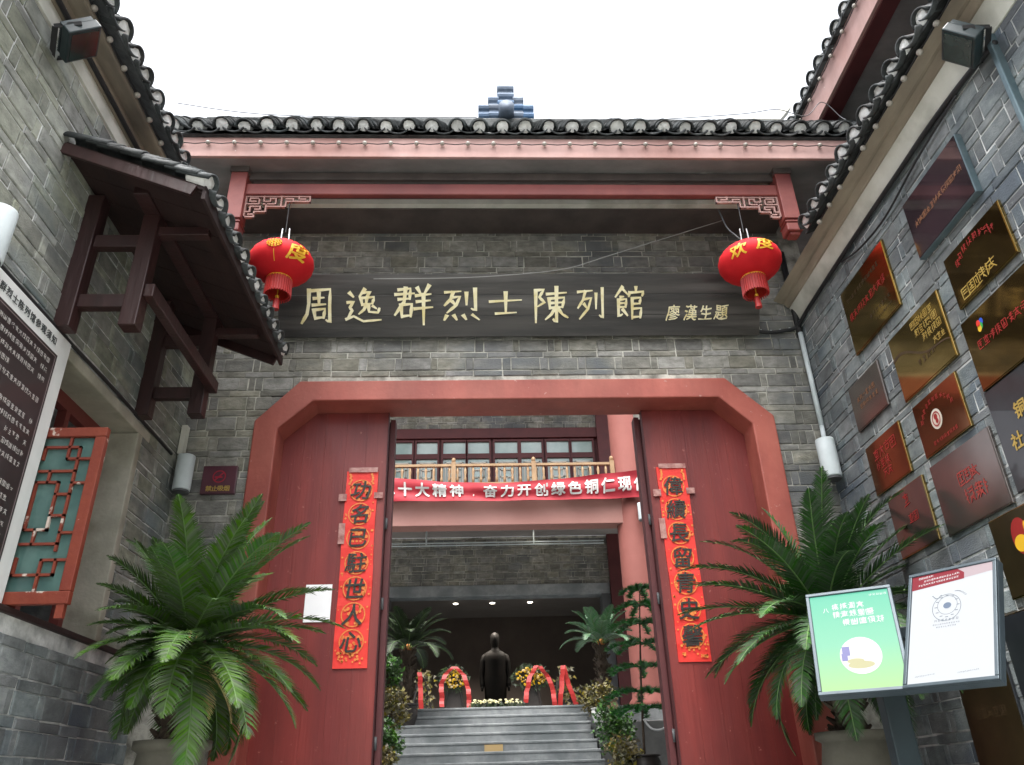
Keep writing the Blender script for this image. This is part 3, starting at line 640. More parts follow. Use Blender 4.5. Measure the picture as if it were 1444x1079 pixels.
eave(rroof, (2.645, 2.3, 5.625), (0, 1, 0), (-1, 0, 0), R(22), 15, .188, 1.2, 14)
bulb_string('festoon_light_string', [(2.70, 2.4+.2*i, 5.545) for i in range(13)], 'string of frosted bulbs under the right house eave', off=(-.0, 0, -.015))
# taller building rising behind the right-hand roof
ub = empty('tall_building', (4.0, 4.0, 0), 'taller building with faded pink fascia behind the right house roof', 'building')
b = MB(); b.box(4.2, 4.4, -13, 9, 0, 7.3); b.box(4.4, 9, 8.8, 9, 0, 7.3); b.build('wall', SOFFIT, ub)
b = MB(); b.box(3.29, 3.32, -13, 9, 7.27, 7.6); b.build('fascia', PINK, ub)
b = MB(); b.box(3.321, 3.47, -13, 9, 7.25, 7.3); b.build('eave_beam', MAROON, ub)
b = MB(); b.box(3.471, 4.3, -13, 9, 7.29, 7.33); b.build('soffit', SOFFIT, ub)
b = MB(); b.add([(3.24, -13, 7.6), (9, -13, 10), (9, 9, 10), (3.24, 9, 7.6), (3.24, -13, 7.63), (9, -13, 10.04), (9, 9, 10.04), (3.24, 9, 7.63)], [(3, 2, 1, 0), (4, 5, 6, 7), (0, 1, 5, 4), (1, 2, 6, 5), (2, 3, 7, 6), (3, 0, 4, 7)])
ur = b.build('roof', TILE, ub)
eave(ur, (3.25, 2.6, 7.66), (0, 1, 0), (-1, 0, 0), R(22), 18, .19, .6, 15)
bulb_string('festoon_light_string', [(3.262, 2.8+.26*i, 7.53) for i in range(12)], 'string of bulbs on the fascia of the taller building', off=(0, 0, 0))

# ------------------------------------------------------------------ memorial hall beyond the courtyard
hall = empty('memorial_hall', (.33, 12, 1.0), 'two storey memorial hall with salmon columns, balcony and dark open room', 'hall')
PZ = 2.58
b = MB(); b.box(-4.2, 4.9, 11.0, 19, 1.0, PZ); b.build('platform', STONE, hall)
for x in (-1.77, 2.40):
    b = MB(); b.lathe([(.28, PZ), (.28, PZ+.12), (.235, PZ+.18), (.225, PZ+.3), (.215, 9.2)], (x, 12.0, 0), 24); b.build('column', HALLPINK, hall, True)
b = MB(); b.box(-4.2, 4.9, 11.84, 12.14, 5.31, 5.83); b.build('beam', HALLBEAM, hall, bevel=.01)
b = MB(); b.box(-4.2, 4.9, 11.8, 14.0, 5.831, 5.95); b.build('balcony_slab', HALLPINK, hall)
b = MB(); b.box(-4.2, 4.9, 12.141, 14.0, 5.76, 5.83); b.build('porch_ceiling', HALLC, hall)
b = MB(); b.box(-4.2, -1.62, 14, 14.3, PZ, 5.759); b.box(2.17, 4.9, 14, 14.3, PZ, 5.759); b.box(-1.62, 2.17, 14, 14.3, 4.885, 5.759); b.box(-4.2, 4.9, 14.05, 14.3, 7.95, 9.5)
hw = b.build('wall', MORTAR, hall)
lay_bricks(hw, (0, 14, 0), (1, 0, 0), (0, -1, 0), [(-2.6, 2.6, 4.89, 5.755), (-2.6, -1.63, PZ, 4.89), (2.2, 2.9, PZ, 4.89)], BRICK, 41, s=.78, z0=PZ, allstuff=True)
lay_bricks(hw, (0, 14.05, 0), (1, 0, 0), (0, -1, 0), [(-2.6, 2.3, 7.97, 8.6)], BRICK, 42, s=.78, z0=7.96, allstuff=True)
b = MB(); b.box(-1.8, 2.3, 13.96, 14.28, 4.69, 4.884); b.build('stone_lintel', STONE, hall, bevel=.01)
b = MB(); b.box(-1.75, -1.6, 13.95, 14.28, PZ, 4.689); b.build('door_post', DGREY, hall); b = MB(); b.box(2.15, 2.3, 13.95, 14.28, PZ, 4.689); b.build('door_post', DGREY, hall)
b = MB(); b.box(2.31, 2.62, 13.9, 13.995, PZ, 5.75); b.build('pilaster', MAROON, hall)
b = MB(); b.box(-4.2, 4.9, 18.5, 18.7, PZ, 5.4); b.box(-4.2, -4.0, 14.3, 18.5, PZ, 5.4); b.box(4.7, 4.9, 14.3, 18.5, PZ, 5.4); b.build('room_wall', HALLW, hall)
b = MB(); b.box(-4.2, 4.9, 14.301, 18.7, 5.2, 5.3); b.build('room_ceiling', HALLC, hall)
b = MB(); b.box(-4.2, 4.9, 14.301, 18.5, PZ, PZ+.01); b.build('room_floor', STONE, hall)
b = MB(); b.box(-4.2, 4.9, 11.2, 19, 9.5, 9.7); b.build('roof', TILE, hall)
# upper windows
b = MB(); b.box(-4.2, 4.9, 14.1, 14.3, 5.951, 7.95); uw = b.build('window_wall', MAROON, hall)
b = MB(); b.box(-4.2, 4.9, 14.0, 14.09, 7.74, 7.94); b.build('window_head', MAROON, hall)
px = [(-1.71, -1.3), (-1.21, -.81), (-.7, -.27), (-.22, .19), (.3, .74), (.81, 1.21), (1.31, 1.74), (1.8, 2.2)]
for x0, x1 in px:
    f = MB(); e = .035
    for a0, a1, z0, z1 in ((x0-e, x1+e, 7.68, 7.72), (x0-e, x1+e, 7.33, 7.43), (x0-e, x0, 7.43, 7.68), (x1, x1+e, 7.43, 7.68), (x0-e, x0, 6.0, 7.33), (x1, x1+e, 6.0, 7.33), (x0, x1, 6.0, 6.06)): f.box(a0, a1, 14.04, 14.0999, z0, z1)
    wf = f.build('window', MAROON, hall)
    for z0, z1 in ((7.43, 7.68), (6.06, 7.33)): f = MB(); f.box(x0, x1, 14.085, 14.092, z0, z1); f.build('pane', GLASS, wf)
    f = MB(); c = (x0+x1)/2; q = .012
    def lb_(a0, z0, a1, z1): f.box(min(a0, a1)-q, max(a0, a1)+q, 14.06, 14.08, min(z0, z1)-q, max(z0, z1)+q)
    for k, ins in enumerate((.05, .1)): lb_(x0+ins, 7.28-ins*.6, x1-ins, 7.28-ins*.6); lb_(x0+ins, 6.2+ins, x0+ins, 7.28-ins*.6); lb_(x1-ins, 6.2+ins, x1-ins, 7.28-ins*.6)
    for zz in (7.1, 6.95, 6.8, 6.65, 6.5, 6.35): lb_(x0+.1, zz, x1-.1, zz)
    for k in range(5): lb_(c-.09*(k % 3-1), 7.1-.15*k, c-.09*(k % 3-1), 6.95-.15*k)
    f.build('lattice', PLAST, wf)
b = MB(); b.box(2.3, 2.62, 13.95, 14.03, 5.951, 9.4); b.build('pilaster', MAROON, hall)
# balustrade
b = MB(); b.box(-1.56, 2.2, 11.87, 11.93, 6.31, 6.35); rl = b.build('balustrade', RAIL, hall)
b = MB(); b.box(2.6, 3.6, 11.87, 11.93, 6.31, 6.35); b.build('rail', RAIL, rl)
b = MB(); b.box(-1.56, 3.6, 11.87, 11.93, 6.0, 6.03); b.build('rail', RAIL, rl)
b = MB(); b.lathe([(.018, 6.03), (.025, 6.1), (.014, 6.15), (.024, 6.22), (.014, 6.31)], (0, 0, 0), 8); bal = b.mesh('baluster', RAIL, True)
x = -1.5
while x < 3.5:
    if not 2.18 < x < 2.62: inst('baluster', bal, rl, Matrix.Translation((x, 11.9, 0)))
    x += .127
for x in (-1.72, -.42, .88, 2.16, 2.66):
    b = MB(); b.box(x-.035, x+.035, 11.86, 11.94, 5.96, 6.38); b.blob((x, 11.9, 6.42), (.035, .035, .05), 10, 6); b.build('newel', RAIL, rl)
# porch track and lamps
b = MB()
for zz in (5.50, 5.545): b.tube([(-1.9, 13.6, zz), (2.2, 13.6, zz)], .012, 6)
for xx in (-.95, .95): b.tube([(xx, 13.6, 5.5), (xx, 13.6, 5.76)], .014, 6)
b.build('ceiling_track', GREYP, hall)
def downlight(x, y, z, r, e):
    b = MB(); b.lathe([(r*1.3, z-.012), (r*1.3, z)], (x, y, 0), 16); o = b.build('downlight', GREYP, hall)
    b = MB(); b.lathe([(r, z-.02), (r, z-.0121)], (x, y, 0), 16); b.build('lens', LAMP, o)
    if e:
        li = bpy.data.lights.new('downlight', 'SPOT'); li.energy = e; li.spot_size = R(110); li.spot_blend = .6; li.color = (1, .93, .82); li.shadow_soft_size = r
        lo = bpy.data.objects.new('downlight_beam', li); lo.location = Vector((x, y, z-.03)) - org(o); link(lo, o)
downlight(1.02, 13.4, 5.76, .08, 0)
for x in (-.53, .25, 1.05): downlight(x, 16.9, 5.2, .05, 26)
# courtyard side walls
for x0, x1, lab in ((-3.9, -3.6, 'plain grey wall on the left of the courtyard behind the gate'), (4.4, 4.7, 'plain grey wall on the right of the courtyard behind the gate')):
    b = MB(); b.box(x0, x1, 6.3, 11.8, 1.0, 5.2); b.box(x0-.08, x1+.08, 6.3, 11.8, 5.2, 5.32); tag(b.build('courtyard_wall', BRICK, own=((x0+x1)/2, 9, 1.0)), lab, 'wall')
# staircase
st = empty('staircase', (.13, 9.5, 1.0), 'flight of grey stone steps leading up to the dark hall', 'steps')
for k in range(14):
    z1 = PZ - .113*k; y0 = 11.0-.24*(k+1)
    b = MB(); b.box(-1.06+.002*(k % 2), 1.33-.002*(k % 2), y0-.005, 10.999-.24*k, z1-.03, z1); b.box(-1.05, 1.32, y0, 10.998-.24*k, 1.001, z1-.0301); b.build('step', STONE, st, bevel=.008)
b = MB(); b.box(.03, .24, 9.782, 9.786, 2.02, 2.095)
tag(b.build('step_notice', mat('tan_notice', 'b59a6a', None, 5, .6), own=(.14, 9.784, 2.02)), 'small tan notice stuck on a riser of the stone steps', 'notice')
for s, x0, x1, lab in ((-1, -2.5, -1.07, 'dark stone planter wall left of the courtyard steps'), (1, 1.34, 2.8, 'dark stone planter wall right of the courtyard steps')):
    b = MB(); b.box(x0, x1, 9.7, 10.99, 1.0, 2.3); b.box(x0+.003, x1-.003, 8.0, 9.699, 1.0, 1.62); tag(b.build('planter_wall', WOODP, own=((x0+x1)/2, 9.5, 1.0), bevel=.01), lab, 'planter')
# ================================================================== THINGS
# ------------------------------------------------------------------ name board
BL, TLp = Vector((-1.742, 5.925, 5.17)), Vector((-1.757, 5.652, 5.648)); BW = 4.255
bu = Vector((1, 0, 0)); bv = (TLp-BL); bv.x = 0; BH = bv.length; bv.normalize(); bn = bu.cross(bv)
nb = empty('name_board', BL, 'long black board with big gold brush characters above the portal', 'sign board')
npl = 3
for k in range(npl):
    m = MB(); h0, h1 = BH*k/npl+(.0015 if k else 0), BH*(k+1)/npl; m.obox(BL+bu*BW/2+bv*(h0+h1)/2-bn*.02, bu, bv, bn, BW/2, (h1-h0)/2, .02); m.build('board_plank', SIGNB, nb, bevel=.003)
m = MB(); m.obox(BL+bu*BW*.2+bv*BH*.5-bn*.11, bu, bv, bn, .03, BH*.45, .069); m.obox(BL+bu*BW*.8+bv*BH*.5-bn*.11, bu, bv, bn, .03, BH*.45, .069); m.build('bracket', DBOARD, nb)
CH = {
'周': [[(28,12),(27,45),(22,70),(8,92)], [(28,14),(82,10),(80,50),(80,90),(70,84)], [(40,32),(66,30)], [(53,20),(53,48)], [(37,48),(70,46)], [(40,60),(43,82)], [(40,60),(68,57),(64,80)], [(43,80),(66,77)]],
'逸': [[(54,4),(40,24)], [(52,13),(70,11),(58,26)], [(44,28),(47,46)], [(44,28),(80,25),(75,43)], [(60,28),(58,44)], [(47,46),(75,43)], [(58,46),(52,60),(38,72)], [(64,46),(66,66),(90,68),(94,56)], [(76,50),(86,57)], [(14,14),(24,25)], [(8,40),(24,38),(14,54),(20,62),(10,80)], [(4,86),(24,78),(50,92),(98,88)]],
'群': [[(12,14),(42,11),(40,38)], [(4,26),(52,23)], [(12,38),(42,36)], [(30,10),(26,44),(2,78)], [(18,52),(20,84)], [(18,52),(45,50),(42,82)], [(20,81),(43,78)], [(60,10),(67,23)], [(89,4),(78,23)], [(56,29),(94,25)], [(58,44),(92,41)], [(52,62),(98,58)], [(75,26),(75,102)]],
'烈': [[(8,14),(48,11)], [(28,14),(22,34),(6,54)], [(24,30),(45,27),(36,52),(12,76)], [(26,42),(33,51)], [(62,16),(62,52)], [(84,4),(85,70),(74,63)], [(11,85),(5,98)], [(30,84),(37,97)], [(54,84),(61,96)], [(77,82),(94,97)]],
'士': [[(2,42),(98,36)], [(50,8),(50,85)], [(20,87),(82,83)]],
'陳': [[(10,12),(33,10),(22,30),(35,44),(17,55)], [(12,12),(12,98)], [(42,22),(95,18)], [(48,34),(50,60)], [(48,34),(89,31),(84,58)], [(50,46),(86,44)], [(50,59),(86,56)], [(68,4),(68,98),(59,89)], [(64,60),(54,76),(38,90)], [(72,60),(84,76),(99,85)]],
'列': [[(4,16),(55,12)], [(30,15),(22,40),(4,64)], [(24,38),(51,34),(40,66),(10,96)], [(26,52),(35,63)], [(68,22),(68,66)], [(90,6),(92,94),(80,85)]],
'館': [[(26,2),(4,30)], [(28,8),(46,25)], [(20,30),(31,29)], [(14,38),(39,36),(37,60)], [(14,38),(14,86),(27,79)], [(15,48),(36,47)], [(15,59),(36,58)], [(28,66),(43,83)], [(70,3),(70,14)], [(50,18),(47,29)], [(50,18),(95,15),(90,27)], [(58,34),(58,93)], [(58,34),(85,32),(82,50)], [(58,50),(82,49)], [(58,64),(87,62),(84,90)], [(58,88),(84,86)]]}
pc = lambda p: (p-392)/(1069.5-392)*BW
for ch, p0, p1, q0, q1 in (('周', 420, 474, 403, 460), ('逸', 484, 535, 407, 457), ('群', 552, 607, 402, 457), ('烈', 619, 674, 407, 453), ('士', 685, 731, 411, 448), ('陳', 744, 796, 405, 457), ('列', 808, 848, 406, 453), ('館', 861, 905, 406, 455)):
    m = MB(); a, b_ = pc(p0), pc(p1); ht = (q1-q0)/87*BH; zc = (475-(q0+q1)/2)/87*BH
    size = 1.0; c = BL + bu*(a+b_)/2 + bv*zc
    for k, stx in enumerate(CH[ch]): brush(m, stx, .105 if ch not in '士' else .13, bu*(b_-a), bv*ht, c+bn*.001, 1.0, bn, .006, k)
    m.build('gold_character', GOLD, nb)
m = MB()
for k, ch in enumerate('廖漢生題'): put_glyph(m, ch, BL + bu*pc((945, 970, 992, 1014)[k]) + bv*(475-443)/87*BH + bn*.003, bu, bv, .145, bn, .012, .18, .03, .85, random.Random(k))
m.build('signature', GOLD, nb)

# ------------------------------------------------------------------ lanterns
def lantern(cx_, cy_, cz_, label, chars, swirl):
    root = empty('red_lantern', (cx_, cy_, cz_), label, 'lantern', 'red lanterns hanging under the gate eave')
    a, b_ = .262, .17; n = 48; m = 16; mb = MB(); vs = []
    for i in range(m+1):
        t = -1.2 + 2.4*i/m
        for k in range(n):
            an = 2*math.pi*k/n; rb_ = 1 - .02*(k % 2)
            vs.append((cx_+a*math.cos(t)*math.cos(an)*rb_, cy_+a*math.cos(t)*math.sin(an)*rb_, cz_+b_*math.sin(t)))
    fs = [(i*n+k, i*n+(k+1) % n, (i+1)*n+(k+1) % n, (i+1)*n+k) for i in range(m) for k in range(n)] + [tuple(reversed(range(n))), tuple(range(m*n, (m+1)*n))]
    mb.add(vs, fs); mb.build('globe', LANT, root, True)
    zt, zb = cz_+b_*math.sin(1.2), cz_-b_*math.sin(1.2)
    mb = MB(); mb.lathe([(.095, zt-.004), (.098, zt+.02), (.06, zt+.022)], (cx_, cy_, 0), 20); mb.build('cap', LGOLD, root, True)
    mb = MB(); mb.lathe([(.09, zb+.012), (.098, zb-.0), (.1, zb-.15), (.085, zb-.15), (.085, zb-.01)], (cx_, cy_, 0), 20); sk = mb.build('fringe_skirt', RIBBON, root)
    mb = MB()
    for k in range(30):
        an = 2*math.pi*k/30; mb.tube([(cx_+.1*math.cos(an), cy_+.1*math.sin(an), zb-.01), (cx_+.103*math.cos(an), cy_+.103*math.sin(an), zb-.165)], .006, 4)
    mb.build('fringe', RIBBON, sk)
    mb = MB(); mb.lathe([(.097, zb+.004), (.105, zb-.008), (.097, zb-.014)], (cx_, cy_, 0), 20); mb.build('collar', LGOLD, sk)
    mb = MB(); mb.tube([(cx_, cy_, zb-.05), (cx_, cy_, zb-.16)], .004, 5); mb.blob((cx_, cy_, zb-.17), .016, 8, 6); tas = mb.build('tassel', LGOLD, root)
    mb = MB(); mb.lathe([(.008, zb-.18), (.022, zb-.2), (.028, zb-.29), (.02, zb-.29)], (cx_, cy_, 0), 10); mb.build('tassel_skirt', RIBBON, tas)
    mb = MB()
    for dx in (-.028, .03): mb.tube([(cx_+dx*1.2, cy_, zt), (cx_+dx, cy_, zt+.2)], .006, 6)
    mb.build('hanger_rod', SILVER, root)
    mb = MB(); mb.tube([(cx_, cy_, zt+.16), (cx_, cy_, 6.16)], .005, 5); mb.build('hanging_cord', BLACK, root)
    def on(an, t, lift=1.012):
        return Vector((cx_+a*lift*math.cos(t)*math.cos(an), cy_+a*lift*math.cos(t)*math.sin(an), cz_+b_*lift*math.sin(t)))
    for ch, an0, t0, sz in chars:
        vs, fs = glyph_mesh(ch, 0.0); mb = MB()
        for i_, (dx, dy) in enumerate(((0, 0),)+BOLD): mb.add([on(an0 + (v.x+dx*.025)*sz/a/math.cos(t0) + .12*v.y*sz/a, t0 + (v.y+dy*.025+.1*v.x)*sz/b_*.8, 1.012+.001*i_) for v in vs], fs)
        mb.build('gold_character', LGOLD, root)
    if swirl:
        an0, t0 = swirl; mb = MB()
        for rr_, nn in ((.055, 14), (.036, 10), (.018, 6)):
            for k in range(nn):
                q = 2*math.pi*k/nn; mb.blob(on(an0+rr_*math.cos(q)/a, t0+rr_*.85*math.sin(q)/b_*.8), (.0095, .0095, .0075), 5, 3)
        mb.tube([on(an0, t0-.35-.1*k, 1.008) for k in range(6)], .0028, 4); mb.build('gold_pattern', LGOLD, root)
D = math.pi
lantern(-1.612, 5.3, 5.505, 'red lantern at the left end of the gate, gold round pattern facing out', [('度', -D/2+.78, -.12, .19), ('欢', -D/2-1.2, -.1, .13)], (-D/2-.0, .1))
lantern(2.29, 5.3, 5.505, 'red lantern at the right end of the gate, two gold characters on top', [('度', -D/2+.2, .1, .16), ('欢', -D/2-.68, -.1, .15)], None)

# ------------------------------------------------------------------ couplets, notice, tape
def strip(name, x0, x1, z0, z1, txt, label, seed):
    rg = random.Random(seed); root = empty(name, ((x0+x1)/2, 6.19, z0), label, 'couplet', 'red couplets pasted on the doors')
    n = 24; mb = MB(); vs = []; fs = []
    for i in range(n+1):
        z = z0+(z1-z0)*i/n; off = .003*math.sin(i*1.7+seed) + .003*rg.random()
        for x in (x0, (x0+x1)/2, x1): vs.append((x+.003*math.sin(i*.5+seed), 6.189-off*(1 if x != (x0+x1)/2 else .5), z))
    for i in range(n):
        for k in range(2): fs.append((i*3+k, i*3+k+1, i*3+k+4, i*3+k+3))
    m = len(vs); vs += [(v[0], 6.1985, v[2]) for v in vs]; fs += [tuple(m+q for q in reversed(f)) for f in list(fs)]
    for i in range(n): fs += [(i*3, (i+1)*3, m+(i+1)*3, m+i*3), ((i+1)*3+2, i*3+2, m+i*3+2, m+(i+1)*3+2)]
    fs += [(0, m, m+1, 1), (1, m+1, m+2, 2)]
    mb.add(vs, fs); mb.build('paper', PAPER, root)
    N = len(txt); h = (z1-z0-.16)/N; fm = MB()
    for k, ch in enumerate(txt):
        gm = MB(); im = MB(); c = Vector(((x0+x1)/2, 6.182, z1-.07-h*(k+.5)))
        disc(gm, c, (1, 0, 0), (0, 0, 1), .094, 28, hole=.9); 
        for q in range(16):
            aa = rg.random()*6.28; r0 = .085*math.sqrt(rg.random()); disc(gm, c+Vector((r0*math.cos(aa), -.0002*(q % 3), r0*math.sin(aa))), (1, 0, 0), (0, 0, 1), rg.uniform(.008, .017), 7)
        put_glyph(im, ch, c+Vector((0, -.0022, 0)), (1, 0, 0), (0, 0, 1), .168, (0, -1, 0), .017, .12, .016, 1.0, rg)
        tag(gm.build('gold_roundel', PGOLD, root), kind='stuff'); im.build('ink_character', INK, root)
    for s in (-1, 1):
        for q in range(6): disc(fm, ((x0+x1)/2+s*(x1-x0)*.36+rg.uniform(-.012, .012), 6.1835-.0003*q, z1-.03-q*.016), (1, 0, 0), (0, 0, 1), .011, 6)
        for q in range(16): disc(fm, ((x0+x1)/2+s*(x1-x0)*.43+rg.uniform(-.008, .008), 6.1835-.0003*(q % 3), z0+.1+(z1-z0-.3)*rg.random()), (1, 0, 0), (0, 0, 1), rg.uniform(.004, .011), 5)
    for q in range(26): disc(fm, (rg.uniform(x0+.03, x1-.03), 6.1828-.0003*(q % 4), z0+rg.uniform(.03, .13)), (1, 0, 0), (0, 0, 1), rg.uniform(.005, .012), 6)
    tag(fm.build('gold_flowers', PGOLD, root), kind='stuff')
    for q in ((x0+.02, x1, z1-.012, z1+.03), (x0-.05, x0+.015, z1-.26, z1-.2), (x1-.02, x1+.05, z1-.24, z1-.19), (x0-.03, x0+.02, z1-.62, z1-.45)):
        tp = MB(); tp.box(q[0], q[1], 6.178, 6.1805, q[2], q[3]); tp.build('tape', TAPE, root)
strip('couplet_scroll', -1.108, -.85, 2.455, 4.02, '功名已駐世人心', 'red paper couplet pasted on the left door leaf', 3)
strip('couplet_scroll', 1.5, 1.752, 2.445, 4.022, '偉績長留青史馨', 'red paper couplet pasted on the right door leaf', 4)
mb = MB(); mb.box(-1.357, -1.155, 6.19, 6.194, 2.797, 3.082); tag(mb.build('paper_notice', WHITEP, own=(-1.256, 6.19, 2.8)), 'blank white sheet of paper on the left door leaf', 'notice')

# ------------------------------------------------------------------ no-smoking sign
ns = empty('no_smoking_sign', (-2.07, 5.97, 3.755), 'small dark maroon no smoking sign on grey brick beside the portal', 'sign')
mb = MB(); mb.box(-2.21, -1.94, 5.955, 5.993, 3.757, 3.993); mb.build('plate', mat('maroon_plate', '4a2a34', '59353f', 5, .35, coat=.3), ns, bevel=.004)
mb = MB(); c = Vector((-2.075, 5.953, 3.90)); disc(mb, c, (1, 0, 0), (0, 0, 1), .052, 28, hole=.84)
mb.obox(c+Vector((0, -.0012, 0)), Vector((1, 0, 1)).normalized(), Vector((1, 0, -1)).normalized(), (0, 1, 0), .046, .005, .0006)
mb.build('prohibition_ring', mat('plate_red', 'a02438', None, 5, .5), ns)
mb = MB(); mb.obox(c+Vector((-.004, -.0028, -.006)), (1, 0, 0), (0, 0, 1), (0, 1, 0), .03, .006, .0004); mb.build('cigarette', mat('plate_red', 'a02438'), ns)
mb = MB()
for k, ch in enumerate('禁止吸烟'): put_glyph(mb, ch, (-2.145+.047*k, 5.9535, 3.80), (1, 0, 0), (0, 0, 1), .05, (0, -1, 0), .02)
mb.build('lettering', PGLD, ns)

# ------------------------------------------------------------------ cylinder wall lamps
def wall_lamp(c, n, r, h, label, tilt=0):
    c, n = Vector(c), Vector(n); root = empty('wall_lamp', c, label, 'wall lamp')
    mb = MB(); mb.lathe([(r*.97, -h/2), (r, -h/2+.01), (r, h/2-.01), (r*.96, h/2), (r*.5, h/2+.002)], c, 22); mb.build('housing', GREYP, root, True)
    mb = MB(); mb.lathe([(r*.9, -h/2-.018), (r*.9, -h/2-.0005)], c, 18); mb.build('lamp_glass', DGREY, root)
    mb = MB(); mb.bar(c+n*r*.9, c+n*(r+.07), .05, .09); mb.build('bracket', DGREY, root)
wall_lamp((-2.325, 5.87, 3.90), (0, 1, 0), .068, .29, 'grey cylinder wall lamp in the corner beside the small no smoking sign')
wall_lamp((2.835, 5.83, 3.94), (1, 0, 0), .075, .33, 'pale cylinder wall lamp in the corner right of the portal')
wall_lamp((-2.355, 3.13, 4.08), (-1, 0, 0), .07, .3, 'pale cylinder wall lamp cut by the left picture edge above the information board')
wall_lamp((2.52, 11.68, 5.44), (0, 1, 0), .055, .27, 'small white cylinder lamp on the hall column under the banner')

# ------------------------------------------------------------------ information board
ib = empty('information_board', (-2.43, 3.3, 2.4), 'tall white framed information board with dark text panel on the left wall', 'information board')
mb = MB(); mb.box(-2.433, -2.405, 2.3, 4.085, 2.0, 4.018); mb.build('panel', WHITEB, ib, bevel=.004)
mb = MB(); mb.box(-2.4049, -2.401, 2.4, 3.97, 2.1, 3.88); mb.build('dark_field', DARKB, ib)
mb = MB()
for y0, y1, z0, z1 in ((2.42, 3.955, 3.862, 3.866), (3.951, 3.955, 2.1, 3.862)): mb.box(-2.4009, -2.4, y0, y1, z0, z1)
mb.build('border_line', mat('pale_line', '8d7f80', None, 5, .5), ib)
mb = MB(); tl = '周逸群烈士陈列馆参观须知'
for k, ch in enumerate(tl): put_glyph(mb, ch, (-2.4035, 3.9-.059*(len(tl)-1-k), 3.945), (0, 1, 0), (0, 0, 1), .054, (1, 0, 0), .012)
mb.build('title', mat('title_grey', '3d4244', None, 5, .6), ib)
mb = MB(); rg = random.Random(8); z = 3.81; row = 0
while z > 2.2:
    ys = 3.93 - (0 if row % 3 else 0) ; ln = rg.choice((3.4, 3.2, 3.0, 2.75)); y = 3.88 - (0.0 if row % 4 else .0)
    y1 = 3.91 - (rg.choice((0, .03, .35)) if row % 4 == 3 else 0)
    y = 2.45
    while y < y1:
        if rg.random() > .06: marks(mb, (-2.4003, y, z), (0, 1, 0), (0, 0, 1), (1, 0, 0), .032, rg)
        y += .037
    z -= .062 if row % 5 != 4 else .13; row += 1
mb.build('small_text', WHITEI, ib)

# ------------------------------------------------------------------ floodlights
def flood(c, fwd, label, hinge):
    c, f = Vector(c), Vector(fwd).normalized(); s = f.cross(Vector((0, 0, 1))).normalized(); u = s.cross(f)
    root = empty('floodlight', c, label, 'floodlight', 'black floodlights on the side walls')
    mb = MB(); mb.obox(c, s, f, u, .12, .03, .1); mb.build('housing', FLOOD, root, bevel=.008)
    mb = MB()
    for k in range(15): mb.obox(c-f*.045+s*(-.105+.015*k), s, f, u, .003, .016, .092)
    mb.build('cooling_fins', FLOOD, root)
    mb = MB(); mb.obox(c+f*.032, s, f, u, .1, .002, .082); mb.build('glass', mat('flood_glass', '22302f', '2c3b39', 6, .12, coat=.3), root)
    mb = MB(); h = Vector(hinge)
    for k in (-1, 1): mb.bar(c+s*.128*k-f*.01, c+s*.128*k-f*.01 + (h-c)*.8, .006, .03)
    mb.bar(c-s*.131+(h-c)*.8, c+s*.131+(h-c)*.8, .03, .006); mb.build('yoke', BLACK, root)
flood((-2.27, 3.15, 5.49), (.62, .35, -.70), 'black floodlight under the left house eave', (-2.43, 3.12, 5.42))
flood((2.745, 2.95, 5.28), (-.66, .35, -.66), 'black floodlight under the right house eave', (2.92, 2.93, 5.26))

# ------------------------------------------------------------------ cables and pipes
def cable(name, pts, r, m, label, cat, clips=0):
    mb = MB(); P = [Vector(p) for p in pts]; Q = []
    for i in range(len(P)-1):
        p0, p1, p2, p3 = P[max(i-1, 0)], P[i], P[i+1], P[min(i+2, len(P)-1)]
        for k in range(6):
            t = k/6; Q.append(.5*((2*p1)+(p2-p0)*t+(2*p0-5*p1+4*p2-p3)*t*t+(3*p1-p0-3*p2+p3)*t**3))
    Q.append(P[-1]); mb.tube(Q, r, 7)
    if not clips: return tag(mb.build(name, m, smooth=True, own=tuple(P[0])), label, cat)
    root = empty(name, tuple(P[0]), label, cat); mb.build('cable', m, root, True); c = MB(); c.blob((0, 0, 0), (.012, .012, .009), 6, 4); me = c.mesh('clip', GREYP)
    for k in range(clips): inst('clip', me, root, Matrix.Translation(Q[int((k+.5)/clips*(len(Q)-1))] + Vector((0, 0, r*.9))))
cable('black_cable', [(2.905, 2.9, 5.25), (2.903, 3.2, 5.29), (2.905, 3.6, 5.32), (2.9, 4.0, 5.315), (2.905, 4.5, 5.325), (2.903, 5.1, 5.32), (2.905, 5.7, 5.31), (2.88, 5.95, 5.27), (2.75, 5.965, 5.235), (2.62, 5.965, 5.22), (2.5, 5.97, 5.24)], .018, BLACK, 'thick black cable clipped under the right house plaster band', 'cable', 14)
cable('black_cable', [(2.91, 3.3, 5.28), (2.9, 3.8, 5.23), (2.9, 4.3, 5.16), (2.905, 4.7, 5.2), (2.91, 5.0, 5.29)], .008, BLACK, 'thin black wire sagging below the thick cable on the right wall', 'cable')
cable('black_cable', [(-2.4, 2.2, 5.69), (-2.385, 3.0, 5.685), (-2.39, 3.5, 5.69), (-2.385, 4.2, 5.685), (-2.39, 5.9, 5.69)], .017, BLACK, 'black cable clipped under the left house cornice', 'cable', 12)
cable('black_cable', [(-2.422, 2.5, 4.045), (-2.42, 3.4, 4.04), (-2.42, 4.1, 4.036), (-2.42, 4.6, 4.043), (-2.42, 5.2, 4.04), (-2.42, 5.8, 4.035)], .012, BLACK, 'black cable running above the window lintel on the left wall', 'cable')
